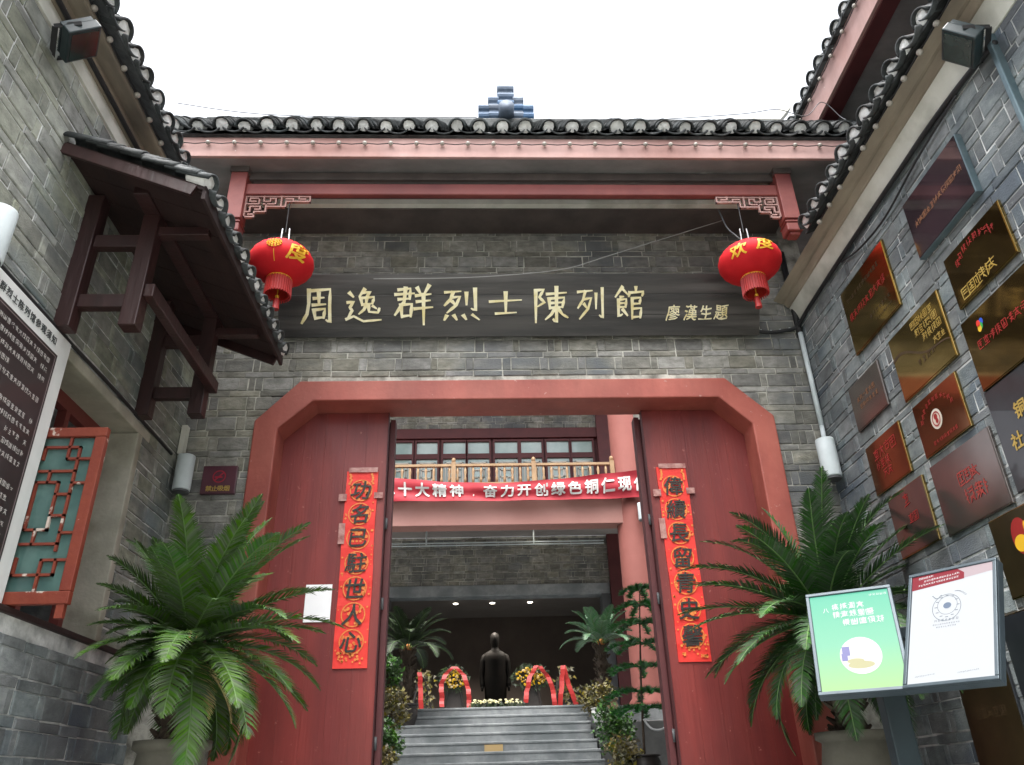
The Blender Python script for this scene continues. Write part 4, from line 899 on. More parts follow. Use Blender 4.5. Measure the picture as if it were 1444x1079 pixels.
cable('thin_wire', [(2.24, 5.6, 6.2), (1.17, 5.62, 5.82), (.78, 5.62, 5.68), (.3, 5.62, 5.615), (-.21, 5.61, 5.575), (-.9, 5.6, 5.56)], .0035, mat('grey_wire', '8f8f8c', None, 5, .6), 'thin grey wire slanting across the top of the name board', 'wire')
cable('thin_wire', [(2.17, 5.45, 6.2), (2.2, 5.42, 5.98), (2.24, 5.36, 5.84), (2.3, 5.32, 5.72)], .007, DGREY, 'short grey wire drooping to the right lantern', 'wire')
cable('thin_wire', [(-2.6, 5.0, 7.0), (-1.9, 5.05, 6.93), (-.9, 5.05, 6.9), (0, 5.05, 6.905)], .004, DGREY, 'thin wire lying along the left end of the gate roof', 'wire')
cable('thin_wire', [(1.6, 5.06, 6.9), (2.4, 5.08, 7.0), (2.75, 5.1, 7.08), (3.0, 5.1, 7.0), (3.2, 5.12, 7.2), (3.32, 5.1, 7.0), (3.3, 5.0, 6.85)], .004, DGREY, 'looping thin wire at the right end of the gate roof', 'wire')
mb = MB(); mb.tube([(2.895, 5.94, 5.2), (2.895, 5.94, 4.28)], .022, 10); mb.tube([(2.895, 5.94, 4.28), (2.86, 5.88, 4.12)], .02, 10); tag(mb.build('conduit_pipe', GREYP, smooth=True, own=(2.895, 5.94, 4.2)), 'pale vertical pipe in the right corner above the lamp', 'pipe')
mb = MB(); mb.tube([(2.895, 5.955, 6.1), (2.895, 5.955, 5.2)], .028, 10); tag(mb.build('conduit_pipe', BLACK, smooth=True, own=(2.895, 5.955, 5.2)), 'black vertical cable duct in the right corner below the eave', 'pipe')
mb = MB(); mb.box(-2.42, -2.375, 5.9, 5.96, 4.08, 4.33); tag(mb.build('conduit_pipe', PLAST, own=(-2.4, 5.93, 4.1)), 'short white conduit in the left corner above the grey lamp', 'pipe')
mb = MB(); mb.bar((2.905, 2.92, 5.33), (2.905, 2.935, 4.4), .035, .05, (1, 0, 0)); tag(mb.build('conduit_pipe', METAL, own=(2.905, 2.93, 4.4), bevel=.006), 'blue grey conduit below the right floodlight', 'pipe')
# ------------------------------------------------------------------ plaques on the right wall
PG = 'award plaques on the right wall'
PX = 2.93
def plaque(y0, y1, z0, z1, m, edge, label, draw=None, th=.026, name='wall_plaque'):
    """y0 near end, y1 far end; text reads from far (left) to near (right)"""
    root = empty(name, (PX, (y0+y1)/2, z0), label, 'plaque', PG); x = PX-th
    mb = MB(); mb.box(x+.004, PX-.004, y0, y1, z0, z1); mb.build('backing', edge, root, bevel=.002)
    mb = MB(); e = .008; mb.box(x, x+.0039, y0+e, y1-e, z0+e, z1-e); mb.build('plate', m, root)
    if draw:
        W, H = y1-y0, z1-z0
        at = lambda u, v, d=.0015: Vector((x-d, y1-u*W, z0+v*H))
        draw(root, at, W, H)
    return root
UX, UY, UN = Vector((0, -1, 0)), Vector((0, 0, 1)), Vector((-1, 0, 0))
def rowm(root, at, m, name, rows, seed):
    mb = MB(); rg = random.Random(seed)
    for (u0, u1, v0, v1, n, sz) in rows:
        for k in range(n): t = (k+.5)/n; marks(mb, at(u0+(u1-u0)*t, v0+(v1-v0)*t), UX, UY, UN, sz, rg)
    tag(mb.build(name, m, root), kind='stuff')
def dA(root, at, W, H): rowm(root, at, mat('tan_print', '8a5e42', None, 5, .5), 'text_line', [(.12, .95, .5, .5, 12, .05)], 1)
plaque(3.4, 4.06, 4.61, 5.06, DGLASS, METAL, 'glass fronted dark wooden plaque at the top of the right wall', dA, .05)
def dB(root, at, W, H):
    rowm(root, at, PRED, 'red_line', [(.08, .9, .52, .52, 9, .07)], 2); rowm(root, at, PBRN, 'engraved_text', [(.1, .85, .78, .78, 12, .04), (.45, .9, .25, .25, 7, .038), (.55, .9, .14, .14, 9, .022)], 3)
plaque(4.43, 5.15, 4.51, 5.07, BRASS, BRASS, 'large pale brass plaque with faded red line nearest the right corner top', dB)
def dC(root, at, W, H):
    mb = MB(); rg = random.Random(4)
    for k in range(8): a = 2.5-k*.28; marks(mb, at(.5+.36*math.cos(a), .5+.36*math.sin(a)), UX, UY, UN, .05, rg)
    mb.build('red_arc_text', PRED, root)
    rowm(root, at, PGLD, 'gold_script', [(.12, .7, .16, .2, 5, .085)], 5)
plaque(3.31, 3.89, 4.11, 4.47, BRASS2, BRASS, 'dark brass plaque with arched red characters and gold script below the glass plaque', dC)
def dD(root, at, W, H):
    mb = MB(); n = 20; up, lo = [], []
    for k in range(n+1):
        u = k/n; v = .62+.08*math.sin(u*7+.6)-.42*u*u; up.append(at(u*.985+.005, max(v, .02))); lo.append(at(u*.985+.005, max(v-.05*(1-u*.6), .012)))
    mb.add(up+lo, [(k, k+1, n+2+k, n+1+k) for k in range(n)]); mb.build('wave_band', PBRN, root)
    rowm(root, at, PGLD, 'gold_text', [(.45, .88, .86, .86, 5, .06), (.5, .92, .72, .72, 5, .06), (.6, .95, .58, .58, 4, .06), (.75, .95, .42, .42, 3, .05)], 6)
    rowm(root, at, PBRN, 'engraved_text', [(.4, .75, .32, .32, 4, .05)], 7)
plaque(4.04, 4.7, 3.885, 4.365, BRASS, BRASS, 'gold plaque crossed by a dark wave band in the middle of the right wall', dD)
def dE(root, at, W, H):
    mb = MB(); rg = random.Random(9)
    rowm(root, at, PRED, 'red_line', [(.1, .98, .55, .55, 14, .06)], 10)
    for cc, du, dv, nm in (('2f55c0', .0, .03, 'blue'), ('2c9a4a', -.012, -.02, 'green'), ('d83a2e', -.03, .03, 'red'), ('e0b52e', -.03, -.04, 'yellow')):
        q = MB(); disc(q, at(.2+du, .78+dv, .0016+abs(du)*.02), UX, UY, .018, 10, .022); q.build('logo_petal', mat('logo_'+nm, cc, None, 5, .5), root)
plaque(3.02, 3.93, 3.575, 4.03, BRASS2, BRASS2, 'wide brown brass plaque with small coloured logo and red line', dE)
def dF(root, at, W, H):
    for ch, u, v in (('铜', .27, .66), ('社', .16, .42), ('科', .34, .42)): mb = MB(); put_glyph(mb, ch, at(u, v, .002), UX, UY, .1, UN, .02, .05, .01); mb.build('gold_character', PGLD, root)
plaque(3.05, 3.94, 2.96, 3.568, BLACKP, BLACKP, 'black plaque with gold characters cut by the right picture edge', dF, .02)
plaque(4.9, 5.4, 3.975, 4.34, STEELP, STEELP, 'faded grey plaque close to the right corner below the pale brass one',
    lambda r_, at, W, H: rowm(r_, at, mat('tan_print', '8a5e42'), 'faint_text', [(.2, .8, .6, .6, 6, .045), (.25, .85, .42, .42, 6, .04)], 12))
def dH(root, at, W, H): rowm(root, at, PRED, 'red_marks', [(.2, .85, .72, .72, 4, .09), (.2, .6, .5, .5, 3, .07), (.35, .6, .3, .3, 2, .08)], 13)
plaque(4.85, 5.37, 3.45, 3.825, COPPER, BRASS, 'brown copper plaque with red characters in the lowest full row by the corner', dH)
def dI(root, at, W, H):
    mb = MB(); rg = random.Random(14)
    for k in range(11): a = 2.75-k*.24; marks(mb, at(.48+.36*math.cos(a), .46+.4*math.sin(a)), UX, UY, UN, .034, rg)
    for k in range(9): marks(mb, at(.28+.06*k, .14), UX, UY, UN, .03, rg)
    mb.build('red_marks', PRED, root)
    mb = MB(); disc(mb, at(.44, .5), UX, UY, .062, 26, .066); e = mb.build('emblem', mat('emblem_white', 'cfc6b8', None, 5, .5), root)
    mb = MB(); disc(mb, at(.44, .5, .003), UX, UY, .046, 22, .05, hole=.8); disc(mb, at(.44, .54, .0035), UX, UY, .02, 12); disc(mb, at(.45, .46, .0037), UX, UY, .016, 12); mb.build('emblem_mark', PRED, e)
plaque(4.12, 4.65, 3.45, 3.817, COPPER, BRASS, 'copper plaque with white round emblem and arched red text', dI)
def dJ(root, at, W, H): rowm(root, at, mat('dull_red_reflection', '9c3a33', '8a3430', 4, .5), 'red_marks', [(.45, .75, .35, .35, 3, .1), (.4, .7, .6, .6, 3, .09)], 15)  # red strokes paint the blurred reflection of red things opposite, not lettering
plaque(3.99, 4.65, 2.93, 3.39, STEELP, STEELP, 'large grey steel plaque with blurred red reflection under the round emblem plaque', dJ)
def dK(root, at, W, H): rowm(root, at, PRED, 'red_marks', [(.4, .6, .8, .8, 1, .09), (.45, .7, .5, .5, 2, .07)], 16)  # a red reflection in the plate, drawn as coloured strokes
plaque(4.755, 5.25, 2.95, 3.388, STEELP, BRASS, 'grey plaque with a red reflection half hidden by the right palm', dK)
def dL(root, at, W, H):
    mb = MB(); disc(mb, at(.4, .66), UX, UY, .075, 20, .1); mb.build('emblem', PRED, root)
    mb = MB(); disc(mb, at(.38, .58, .003), UX, UY, .055, 18, .045); disc(mb, at(.5, .7, .0034), UX, UY, .02, 10, .05); mb.build('emblem_mark', mat('emblem_yellow', 'e3b52a', None, 5, .5), root)
plaque(3.65, 4.25, 2.46, 2.9, mat('dark_bronze_plate', '3b3222', '4a3f2a', 4, .3, metal=.6), BRASS, 'dark bronze plaque with red and yellow emblem behind the white display', dL)
plaque(3.5, 4.42, 1.35, 2.4, BLACKP, BRASS2, 'black plaque low on the wall under the bronze emblem plaque',
    lambda r_, at, W, H: rowm(r_, at, PRED, 'red_marks', [(.2, .5, .7, .7, 3, .06)], 17))

plaque(4.48, 5.0, 1.3, 2.36, mat('dark_bronze_plate', '3b3222'), BLACKP, 'dark plaque low on the wall behind the display post',
    lambda r_, at, W, H: rowm(r_, at, PBRN, 'faint_text', [(.2, .8, .8, .8, 5, .06), (.2, .8, .6, .6, 5, .06)], 18))
# ------------------------------------------------------------------ pair of lit displays on a post
ds = empty('display_stand', (2.16, 4.1, 1.0), 'post with two tilted lit displays, one green and one white, before the right palm', 'display stand')
def screen(TL, X, U, w, h, face, name, draw):
    TL, X, U = Vector(TL), Vector(X).normalized(), Vector(U); U = (U-X*U.dot(X)).normalized(); N = X.cross(U); N = N if N.y < 0 else -N
    c = TL + X*w/2 - U*h/2
    b = .018; mb = MB(); mb.obox(c-N*.03, X, U, N, w/2, h/2, .022); o = mb.build(name, FRAME, ds, bevel=.003)
    mb = MB()
    for dx, dy, hx, hy in ((0, h/2-b/2, w/2, b/2), (0, -h/2+b/2, w/2, b/2), (-w/2+b/2, 0, b/2, h/2-b), (w/2-b/2, 0, b/2, h/2-b)): mb.obox(c+X*dx+U*dy, X, U, N, hx, hy, .0079)
    mb.build('bezel', FRAME, o, bevel=.003)
    mb = MB(); mb.obox(c-N*.0045, X, U, N, w/2-b-.001, h/2-b-.001, .003); mb.build('screen', face, o)
    W, H = w-2*b, h-2*b; at = lambda u, v, d=0: c + X*(u-.5)*W + U*(v-.5)*H + N*(.0005+d)
    draw(o, at, X, U, N, W, H)
def dgreen(o, at, X, U, N, W, H):
    mb = MB(); rg = random.Random(2)
    put_glyph(mb, '八', at(.19, .83), X, U, .03, N, .01)
    for r_, (u0, n, v) in enumerate(((.31, 4, .855), (.31, 5, .77), (.42, 5, .68))):
        for k in range(n): marks(mb, at(u0+.105*k, v), X, U, N, .038, rg); marks(mb, at(u0+.105*k+.01, v+.005, .0024), X, U, N, .036, rg)
    for k in range(5): marks(mb, at(.78+.045*k, .95), X, U, N, .014, rg)
    tag(mb.build('white_text', SWT, o), kind='stuff')
    mb = MB(); disc(mb, at(.53, .33), X, U, .098, 30, .1); mb.build('round_picture', SWT, o)
    mb = MB(); mb.obox(at(.36, .38, .001), X, U, N, .018, .025, .0003); mb.obox(at(.335, .32, .0014), X, U, N, .014, .02, .0003); mb.build('picture_building', SVI, o)
    mb = MB(); disc(mb, at(.52, .235, .0018), X, U, .062, 20, .02); disc(mb, at(.46, .275, .0022), X, U, .04, 16, .014); mb.build('picture_field', SYE, o)
def dwhite(o, at, X, U, N, W, H):
    mb = MB(); mb.add([at(0, 1.0), at(0, .865), at(.66, .895), at(.66, .955), at(.58, 1.0)], [(0, 1, 2, 3, 4)]); hb = mb.build('red_header', SRED, o)
    mb = MB(); mb.add([at(.58, 1.0, .0004), at(.66, .955, .0004), at(.66, .9, .0004), at(1, .92, .0004), at(1, 1.0, .0004)], [(0, 1, 2, 3, 4)]); mb.build('pale_header', SPNK, o)
    mb = MB(); rg = random.Random(6)
    for u0, n, v in ((.1, 6, .972), (.17, 14, .94), (.1, 16, .903)):
        for k in range(n): marks(mb, at(u0+.032*k, v+.0013*k, .0008), X, U, N, .013, rg)
    mb.build('header_text', SWT, hb)
    mb = MB(); disc(mb, at(.45, .65), X, U, .072, 34, .074, hole=.965); disc(mb, at(.46, .67, .0004), X, U, .05, 28, .052, hole=.96)
    for k in range(12): a = 2*math.pi*k/12; mb.obox(at(.455+.135*math.cos(a), .66+.1*math.sin(a), .0008), X, U, N, .007, .0015, .0002)
    for k in range(8): t = k/7; mb.obox(at(.28+.1*t, .775-.03*math.sin(t*3), .0006), X, U, N, .004, .0015, .0002); mb.obox(at(.56+.12*t, .79-.05*t*t, .0006), X, U, N, .005, .0012, .0002)
    mb.build('line_drawing', SGR, o)
    mb = MB(); disc(mb, at(.46, .665, .0012), X, U, .02, 20, .017); mb.build('drawing_centre', SBL, o)
    mb = MB()
    for n, v, sz in ((7, .535, .014), (12, .5, .009), (9, .475, .009)):
        for k in range(n): marks(mb, at(.45+(k-(n-1)/2)*sz*1.25/W, v), X, U, N, sz, rg)
    for u0 in (.1, .6):
        for k in range(12): marks(mb, at(u0+.02*k, .06+.001*k), X, U, N, .007, rg)
    tag(mb.build('caption', SGR, o), kind='stuff')
screen((1.758, 4.234, 2.505), (.863, -.505, .0), (.268, .305, .914), .425, .575, SGREEN, 'green_display', dgreen)
screen((2.222, 3.985, 2.54), (.527, -.85, -.02), (.409, .214, .887), .445, .63, SW, 'white_display', dwhite)
mb = MB(); mb.box(2.02, 2.14, 4.16, 4.24, 1.0, 2.3); mb.build('post', POSTM, ds, bevel=.008)
mb = MB(); mb.bar((2.08, 4.2, 2.28), (2.44, 3.98, 2.28), .07, .06); mb.build('cross_arm', POSTM, ds, bevel=.006)
mb = MB(); mb.box(1.85, 2.32, 4.05, 4.38, 1.0, 1.02); mb.build('base_plate', POSTM, ds)

# ------------------------------------------------------------------ cycads
def frond(root, base, az, el, L, droop, m, seed, nl=70, lw=.0125, ll=.16, name='frond', dead=False):
    rg = random.Random(seed); n = 22; p = Vector(base); P = [p.copy()]; e = el; a = az; T = []
    for i in range(n):
        d = Vector((math.cos(e)*math.cos(a), math.cos(e)*math.sin(a), math.sin(e))); T.append(d); p = p + d*L/n; P.append(p.copy()); e -= droop/n*(.5+1.0*i/n); a += rg.uniform(-.02, .02)
    T.append(T[-1]); mb = MB(); mb.tube(P, [.0065*(1-.8*i/n)+.001 for i in range(n+1)], 5); o = mb.build(name, RACHIS if not dead else DEADL, root, True)
    lf = MB(); side0 = Vector((-math.sin(az), math.cos(az), 0))
    for k in range(nl):
        t = .12 + .87*k/(nl-1); f = t*n; i = min(int(f), n-1); c = P[i].lerp(P[i+1], f-i); d = T[i]; sv = (side0 - d*side0.dot(d)).normalized(); nn = sv.cross(d)
        if nn.z < 0: nn = -nn
        l_ = ll*(math.sin(math.pi*min(1, (.12+t*.88))**.8)**.55)*rg.uniform(.9, 1.08)
        if t > .93: l_ *= .75
        for s in (-1, 1):
            if rg.random() < .03: continue
            dr = (sv*s*.86 + d*(.5+.5*t) + nn*.22*rg.uniform(.5, 1.4)).normalized(); b_ = d*lw*.5
            m1 = c + dr*l_*.55; tip = c + dr*l_ - Vector((0, 0, 1))*l_*.13*rg.uniform(.4, 1.6)
            lf.add([c-b_, c+b_, m1+b_*.95, m1-b_*.95, tip], [(0, 1, 2, 3), (3, 2, 4)])
    lf.build('leaflets', m, o)
def cycad(c, zt, zb, R_, label, seed, fr, m, pot=None):
    """c: crown (x,y,z); trunk from zb to the crown; fr: list of (azimuth deg, elevation deg, length, droop)"""
    c = Vector(c); root = empty('sago_palm', (c.x, c.y, zb), label, 'palm'); mb = MB(); rg = random.Random(seed)
    k = 9; prof = [(R_*(.9+.18*math.sin(i*2.4)), zb+(c.z-.02-zb)*i/k) for i in range(k+1)]; mb.lathe(prof, (c.x, c.y, 0), 14)
    for q in range(90):
        a = rg.random()*6.28; z = zb+(c.z-zb)*rg.random(); d = Vector((math.cos(a), math.sin(a), .7)); b = Vector((c.x+R_*.85*math.cos(a), c.y+R_*.85*math.sin(a), z)); mb.tube([b, b+d*.05], [.02, .008], 4)
    mb.build('trunk', TRUNK, root)
    mb = MB(); mb.blob(c+Vector((0, 0, .0)), (.05, .05, .07), 8, 6); mb.build('heart', mat('orange_bud', 'a8642c', 'b5763a', 8, .8), root)
    for k in range(2 if m in (FROND, FRONDD) else 0): frond(root, c-Vector((0, 0, .04)), R(-95+70*k+11*seed), R(-35), .5, .8, DEADL, seed*300+k, nl=34, ll=.09, name='dry_frond', dead=True)
    for i, (az, el, L, dr) in enumerate(fr):
        frond(root, c+Vector((.04*math.cos(R(az)), .04*math.sin(R(az)), 0)), R(az), R(el), L, dr, m, seed*100+i, ll=.17*min(1, L/.7))
    return root
LC = (-1.68, 4.75, 2.42)
def fan(n, L0, seed, wall, sgn, lo=-38):
    """fronds spread all round by the golden angle, from upright at the heart to hanging at the skirt"""
    rg = random.Random(seed); out = []
    for i in range(n):
        t = (i+.5)/n; az = (137.5*i+rg.uniform(-9, 9)) % 360; el = 84-(84-lo)*t**.9+rg.uniform(-5, 5); L = L0*rg.uniform(.88, 1.06)*(1-.1*t)
        h = sgn*math.cos(R(az))*math.cos(R(min(el, 60)))*L
        if h > wall: L *= max(.55, wall/h)
        if sgn < 0 and 170 < az < 265: L *= .74
        out.append((az, el, L, .35+.55*t+rg.uniform(0, .3)+(.5 if rg.random() < .12 else 0)))
    return out
rg = random.Random(77); FL = fan(68, .9, 7, .5, -1)
cycad(LC, 0, 1.85, .1, 'sago palm with dark green fronds in a pot left of the portal', 5, FL, FROND)
FR = fan(66, 1.0, 9, .6, 1)
cycad((2.28, 5.2, 2.55), 0, 1.83, .1, 'sago palm behind the display stand right of the portal', 6, FR, FRONDD)
def pot(c, r, z0, z1, m, label, name='plant_pot', rim=True):
    root = empty(name, (c[0], c[1], z0), label, 'plant pot'); mb = MB(); h = z1-z0
    mb.lathe([(r*.62, z0), (r*.66, z0+h*.06), (r*.95, z0+h*.5), (r, z0+h*.75), (r*.86, z0+h*.93), (r*.9, z0+h*.94), (r*1.02, z0+h*.955), (r*1.02, z1), (r*.88, z1), (r*.86, z1-.05)], (c[0], c[1], 0), 28); mb.build('vessel', m, root, True)
    mb = MB(); mb.lathe([(r*.87, z1-.06), (r*.5, z1-.045)], (c[0], c[1], 0), 20); mb.build('soil', mat('dark_soil', '2b241d', '3a3128', 20, .95, bump=.6), root)
pot((-1.68, 4.75), .2, 1.0, 1.9, POT, 'pale stone pot of the left sago palm'); pot((2.28, 5.2), .22, 1.0, 1.88, POT, 'pale stone pot of the right sago palm')

# ------------------------------------------------------------------ inside the courtyard and hall
# banner
bt = [(-1.75, 6.1), (-1.44, 6.07), (-.63, 5.99), (.26, 5.95), (1.17, 6.0), (1.97, 6.08), (2.6, 6.14), (3.2, 6.19)]
bb_ = [(-1.75, 5.665), (-1.42, 5.665), (-.6, 5.66), (.26, 5.65), (1.17, 5.66), (1.95, 5.665), (2.56, 5.69), (3.2, 5.7)]
ban = empty('banner', (.3, 11.7, 5.65), 'long red cloth banner with white characters sagging across the hall balcony', 'banner')
def bpos(u, v):
    f = u*(len(bt)-1); i = min(int(f), len(bt)-2); t = f-i
    tp = (bt[i][0]+(bt[i+1][0]-bt[i][0])*t, bt[i][1]+(bt[i+1][1]-bt[i][1])*t); bo = (bb_[i][0]+(bb_[i+1][0]-bb_[i][0])*t, bb_[i][1]+(bb_[i+1][1]-bb_[i][1])*t)
    fold = .02*math.sin(v*9+u*5)*(1-v*.3)
    return Vector((bo[0]+(tp[0]-bo[0])*v, 11.7-fold-.012*math.sin(u*40+v*5), bo[1]+(tp[1]-bo[1])*v))
mb = MB(); nu, nv_ = 60, 8; vs = [bpos(i/nu, j/nv_) for i in range(nu+1) for j in range(nv_+1)]; w_ = nv_+1
fs = [(i*w_+j, (i+1)*w_+j, (i+1)*w_+j+1, i*w_+j+1) for i in range(nu) for j in range(nv_)]; k = len(vs)
mb.add(vs+[v+Vector((0, .004, 0)) for v in vs], fs+[tuple(k+q for q in reversed(f)) for f in fs]); mb.build('cloth', BANNER, ban, True)
mb = MB(); tx = '二十大精神，奋力开创绿色铜仁现代化'; xs = [-1.32+.273*i for i in range(len(tx))]
xs = [-1.45+(x+1.32)*.985 for x in xs]
for ch, x in zip(tx, xs):
    u = (x-bt[0][0])/(bt[-1][0]-bt[0][0]); vs, fs = glyph_mesh(ch, 0.0)
    # invert x -> u on the piecewise strip
    def uof(xx):
        for i in range(len(bt)-1):
            if bt[i][0] <= xx <= bt[i+1][0]: return (i+(xx-bt[i][0])/(bt[i+1][0]-bt[i][0]))/(len(bt)-1)
        return 0 if xx < bt[0][0] else 1
    sz = .23 if ch != '，' else .1; mb = MB()
    for i_, (dx, dy) in enumerate(((0, 0),)+BOLD): mb.add([bpos(uof(x+(v.x+dx*.03)*sz), .52+((v.y+dy*.03)*sz - (.07 if ch == '，' else 0))/.36) - Vector((0, .016+.0006*i_, 0)) for v in vs], fs)
    mb.build('white_character', WHITEI, ban)
# statue: one continuous figure in a long coat
sx, sy_, sz_ = .29, 17.0, PZ+.14
stt = empty('bronze_statue', (sx, sy_, PZ), 'dark bronze standing figure in a long coat inside the hall', 'statue')
mb = MB(); rings = [(0, .2, .15, 0), (.04, .21, .17, 0), (.1, .17, .13, 0), (.35, .2, .14, 0), (.7, .225, .15, 0), (.95, .235, .16, 0), (1.1, .225, .15, 0), (1.3, .24, .155, 0), (1.38, .25, .15, 0), (1.44, .23, .135, 0), (1.48, .18, .115, 0), (1.515, .115, .095, 0), (1.545, .078, .078, 0), (1.58, .07, .074, -.008), (1.61, .078, .088, -.018), (1.65, .088, .105, -.02), (1.7, .096, .115, -.015), (1.76, .099, .12, -.008), (1.81, .092, .112, 0), (1.85, .07, .085, .004), (1.875, .03, .04, .005)]
n = 20; vs = [(sx+rx*math.cos(2*math.pi*k/n), sy_+dy+ry*math.sin(2*math.pi*k/n), sz_+z) for z, rx, ry, dy in rings for k in range(n)]
fs = [(i*n+k, i*n+(k+1) % n, (i+1)*n+(k+1) % n, (i+1)*n+k) for i in range(len(rings)-1) for k in range(n)] + [tuple(reversed(range(n))), tuple(range((len(rings)-1)*n, len(rings)*n))]
mb.add(vs, fs)
for s in (-1, 1):
    mb.tube([(sx+s*.17, sy_, sz_+1.43), (sx+s*.215, sy_, sz_+1.39), (sx+s*.245, sy_+.0, sz_+1.28), (sx+s*.27, sy_+.02, sz_+1.08), (sx+s*.265, sy_-.03, sz_+.86), (sx+s*.26, sy_-.05, sz_+.8)], [.05, .066, .072, .06, .052, .046], 10)
    mb.tube([(sx+s*.27, sy_-.05, sz_+.82), (sx+s*.268, sy_-.06, sz_+.72)], [.036, .02], 8); mb.blob((sx+s*.08, sy_, sz_+1.7), (.012, .02, .03), 6, 4)
mb.blob((sx, sy_-.108, sz_+1.69), (.012, .02, .025), 6, 4)
mb.build('figure', BRONZE, stt, True)
mb = MB(); mb.box(sx-.35, sx+.35, sy_-.3, sy_+.3, PZ+.011, PZ+.14); mb.build('plinth', DARKB, stt, bevel=.01)
# flower wreaths on easels
def ribbon(mb, pts, w, d=(1, 0, 0)):
    d = Vector(d)*w/2; n = len(pts); P = [Vector(p) for p in pts]; b = Vector((0, .004, 0))
    vs = [p-d for p in P]+[p+d for p in P]; vs += [v+b for v in vs]; m = 2*n
    fs = []
    for i in range(n-1): fs += [(i, n+i, n+i+1, i+1), (m+i+1, m+n+i+1, m+n+i, m+i), (i, i+1, m+i+1, m+i), (n+i+1, n+i, m+n+i, m+n+i+1)]
    mb.add(vs, fs)
def wreath(x, y, ztop, label, rib, flow=True, seed=1, w=.36):
    rg = random.Random(seed); root = empty('flower_wreath', (x, y, PZ), label, 'wreath', 'flower wreaths before the statue')
    mb = MB(); zf = ztop-.16
    for dx, dy in ((-.17, -.05), (.17, -.05), (0, .3)): mb.bar((x+dx, y+dy, PZ), (x+dx*.15, y+dy*.1+.05, zf+.1), .02, .02)
    mb.prism([(x-.16, y+.0, PZ), (x+.16, y, PZ), (x+.1, y+.04, zf), (x-.1, y+.04, zf)], (0, -1, 0), (0, .02, 0)); mb.build('easel', DPOT, root)
    if not flow:
        mb = MB()
        for k in range(160):
            c = Vector((x+rg.gauss(.04, .07), y+rg.uniform(-.03, .08), PZ+rg.uniform(.05, ztop-PZ))); d = Vector((rg.uniform(-1, 1), rg.uniform(-.6, .2), rg.uniform(-1, 1))).normalized()*.07; e = Vector((-d.z, 0, d.x))*.3; mb.add([c-e, c+d*.6-e*.2, c+d, c+e], [(0, 1, 2, 3)])
        mb.build('leaves', LEAFB, root)
    if flow:
        mb = MB()
        for k in range(120):
            a, r0 = rg.random()*6.28, math.sqrt(rg.random()); mb.blob((x+w*.5*r0*math.cos(a), y-.03+rg.uniform(-.04, .03), zf+.13*r0*math.sin(a)), (rg.uniform(.013, .024), .016, rg.uniform(.012, .022)), 5, 3)
        mb.build('yellow_flowers', YFLOW, root)
        mb = MB()
        for k in range(170):
            a = rg.random()*6.28; r0 = rg.uniform(.7, 1.3); c = Vector((x+w*.5*r0*math.cos(a), y, zf+.14*r0*math.sin(a))); d = Vector((rg.uniform(-1, 1), rg.uniform(-.6, .2), rg.uniform(-1, 1))).normalized()*.06; e = Vector((-d.z, 0, d.x))*.3; mb.add([c-e, c+d*.6-e*.2, c+d, c+e], [(0, 1, 2, 3)])
        mb.build('leaves', LEAFD, root)
    for pts, m_ in rib:
        mb = MB(); Q = []
        for i in range(len(pts)-1):
            for t in (0, .25, .5, .75): Q.append((pts[i][0]+(pts[i+1][0]-pts[i][0])*t + rg.uniform(-.008, .008), pts[i][1]+(pts[i+1][1]-pts[i][1])*t))
        Q.append(pts[-1]); ribbon(mb, [(x+a, y-.08-.006*i-.012*math.sin(i*1.3), z) for i, (a, z) in enumerate(Q)], .075, (.9, .4*math.sin(seed), 0)); mb.build('ribbon', m_, root)
wreath(-.4, 12.3, 3.28, 'yellow flower wreath with draped red ribbon left of the statue', [([(0, 3.28), (-.13, 3.17), (-.18, 3.04), (-.17, 2.88), (-.165, 2.72)], RIBBON), ([(.02, 3.28), (.14, 3.16), (.2, 3.0), (.22, 2.85), (.23, 2.68)], RIBBON)], seed=3)
wreath(.74, 12.3, 3.28, 'wide yellow flower wreath with orange red ribbons right of the statue', [([(.08, 3.27), (-.02, 3.12), (-.07, 2.95), (-.1, 2.75)], RIBBON), ([(.12, 3.26), (.24, 3.1), (.3, 2.92), (.32, 2.7)], RIBBON)], seed=4, w=.46)
wreath(1.22, 12.35, 3.26, 'tall pair of red ribbons on an easel at the right end', [([(.0, 3.27), (-.03, 3.05), (-.08, 2.68)], RIBBON), ([(.0, 3.27), (.07, 3.0), (.16, 2.72)], RIBBON)], flow=False, seed=5)
wreath(-.87, 12.35, 3.24, 'narrow red ribbon on a dark plant stand at the left end', [([(-.04, 3.22), (-.02, 3.0), (.0, 2.66)], RIBBON)], flow=False, seed=6)
rg = random.Random(12); root = empty('flower_row', (.22, 11.7, PZ), 'low row of white and yellow flowers on the platform before the statue', 'flowers')
mb = MB(); lv = MB()
for k in range(60):
    c = Vector((rg.uniform(-.12, .56), 11.7+rg.uniform(-.05, .05), PZ+.13+rg.uniform(0, .05))); mb.blob(c, (rg.uniform(.012, .03), .015, .012), 5, 3)
for k in range(120):
    c = Vector((rg.uniform(-.2, .62), 11.72+rg.uniform(-.06, .06), PZ+rg.uniform(0, .12))); d = Vector((rg.uniform(-1, 1), rg.uniform(-.4, .4), rg.uniform(.1, 1))).normalized()*.09; e = Vector((-d.z, 0, d.x))*.15; lv.add([c-e, c+d, c+e], [(0, 1, 2)])
mb.build('blossoms', WFLOW, root); lv.build('leaves', LEAFD, root)
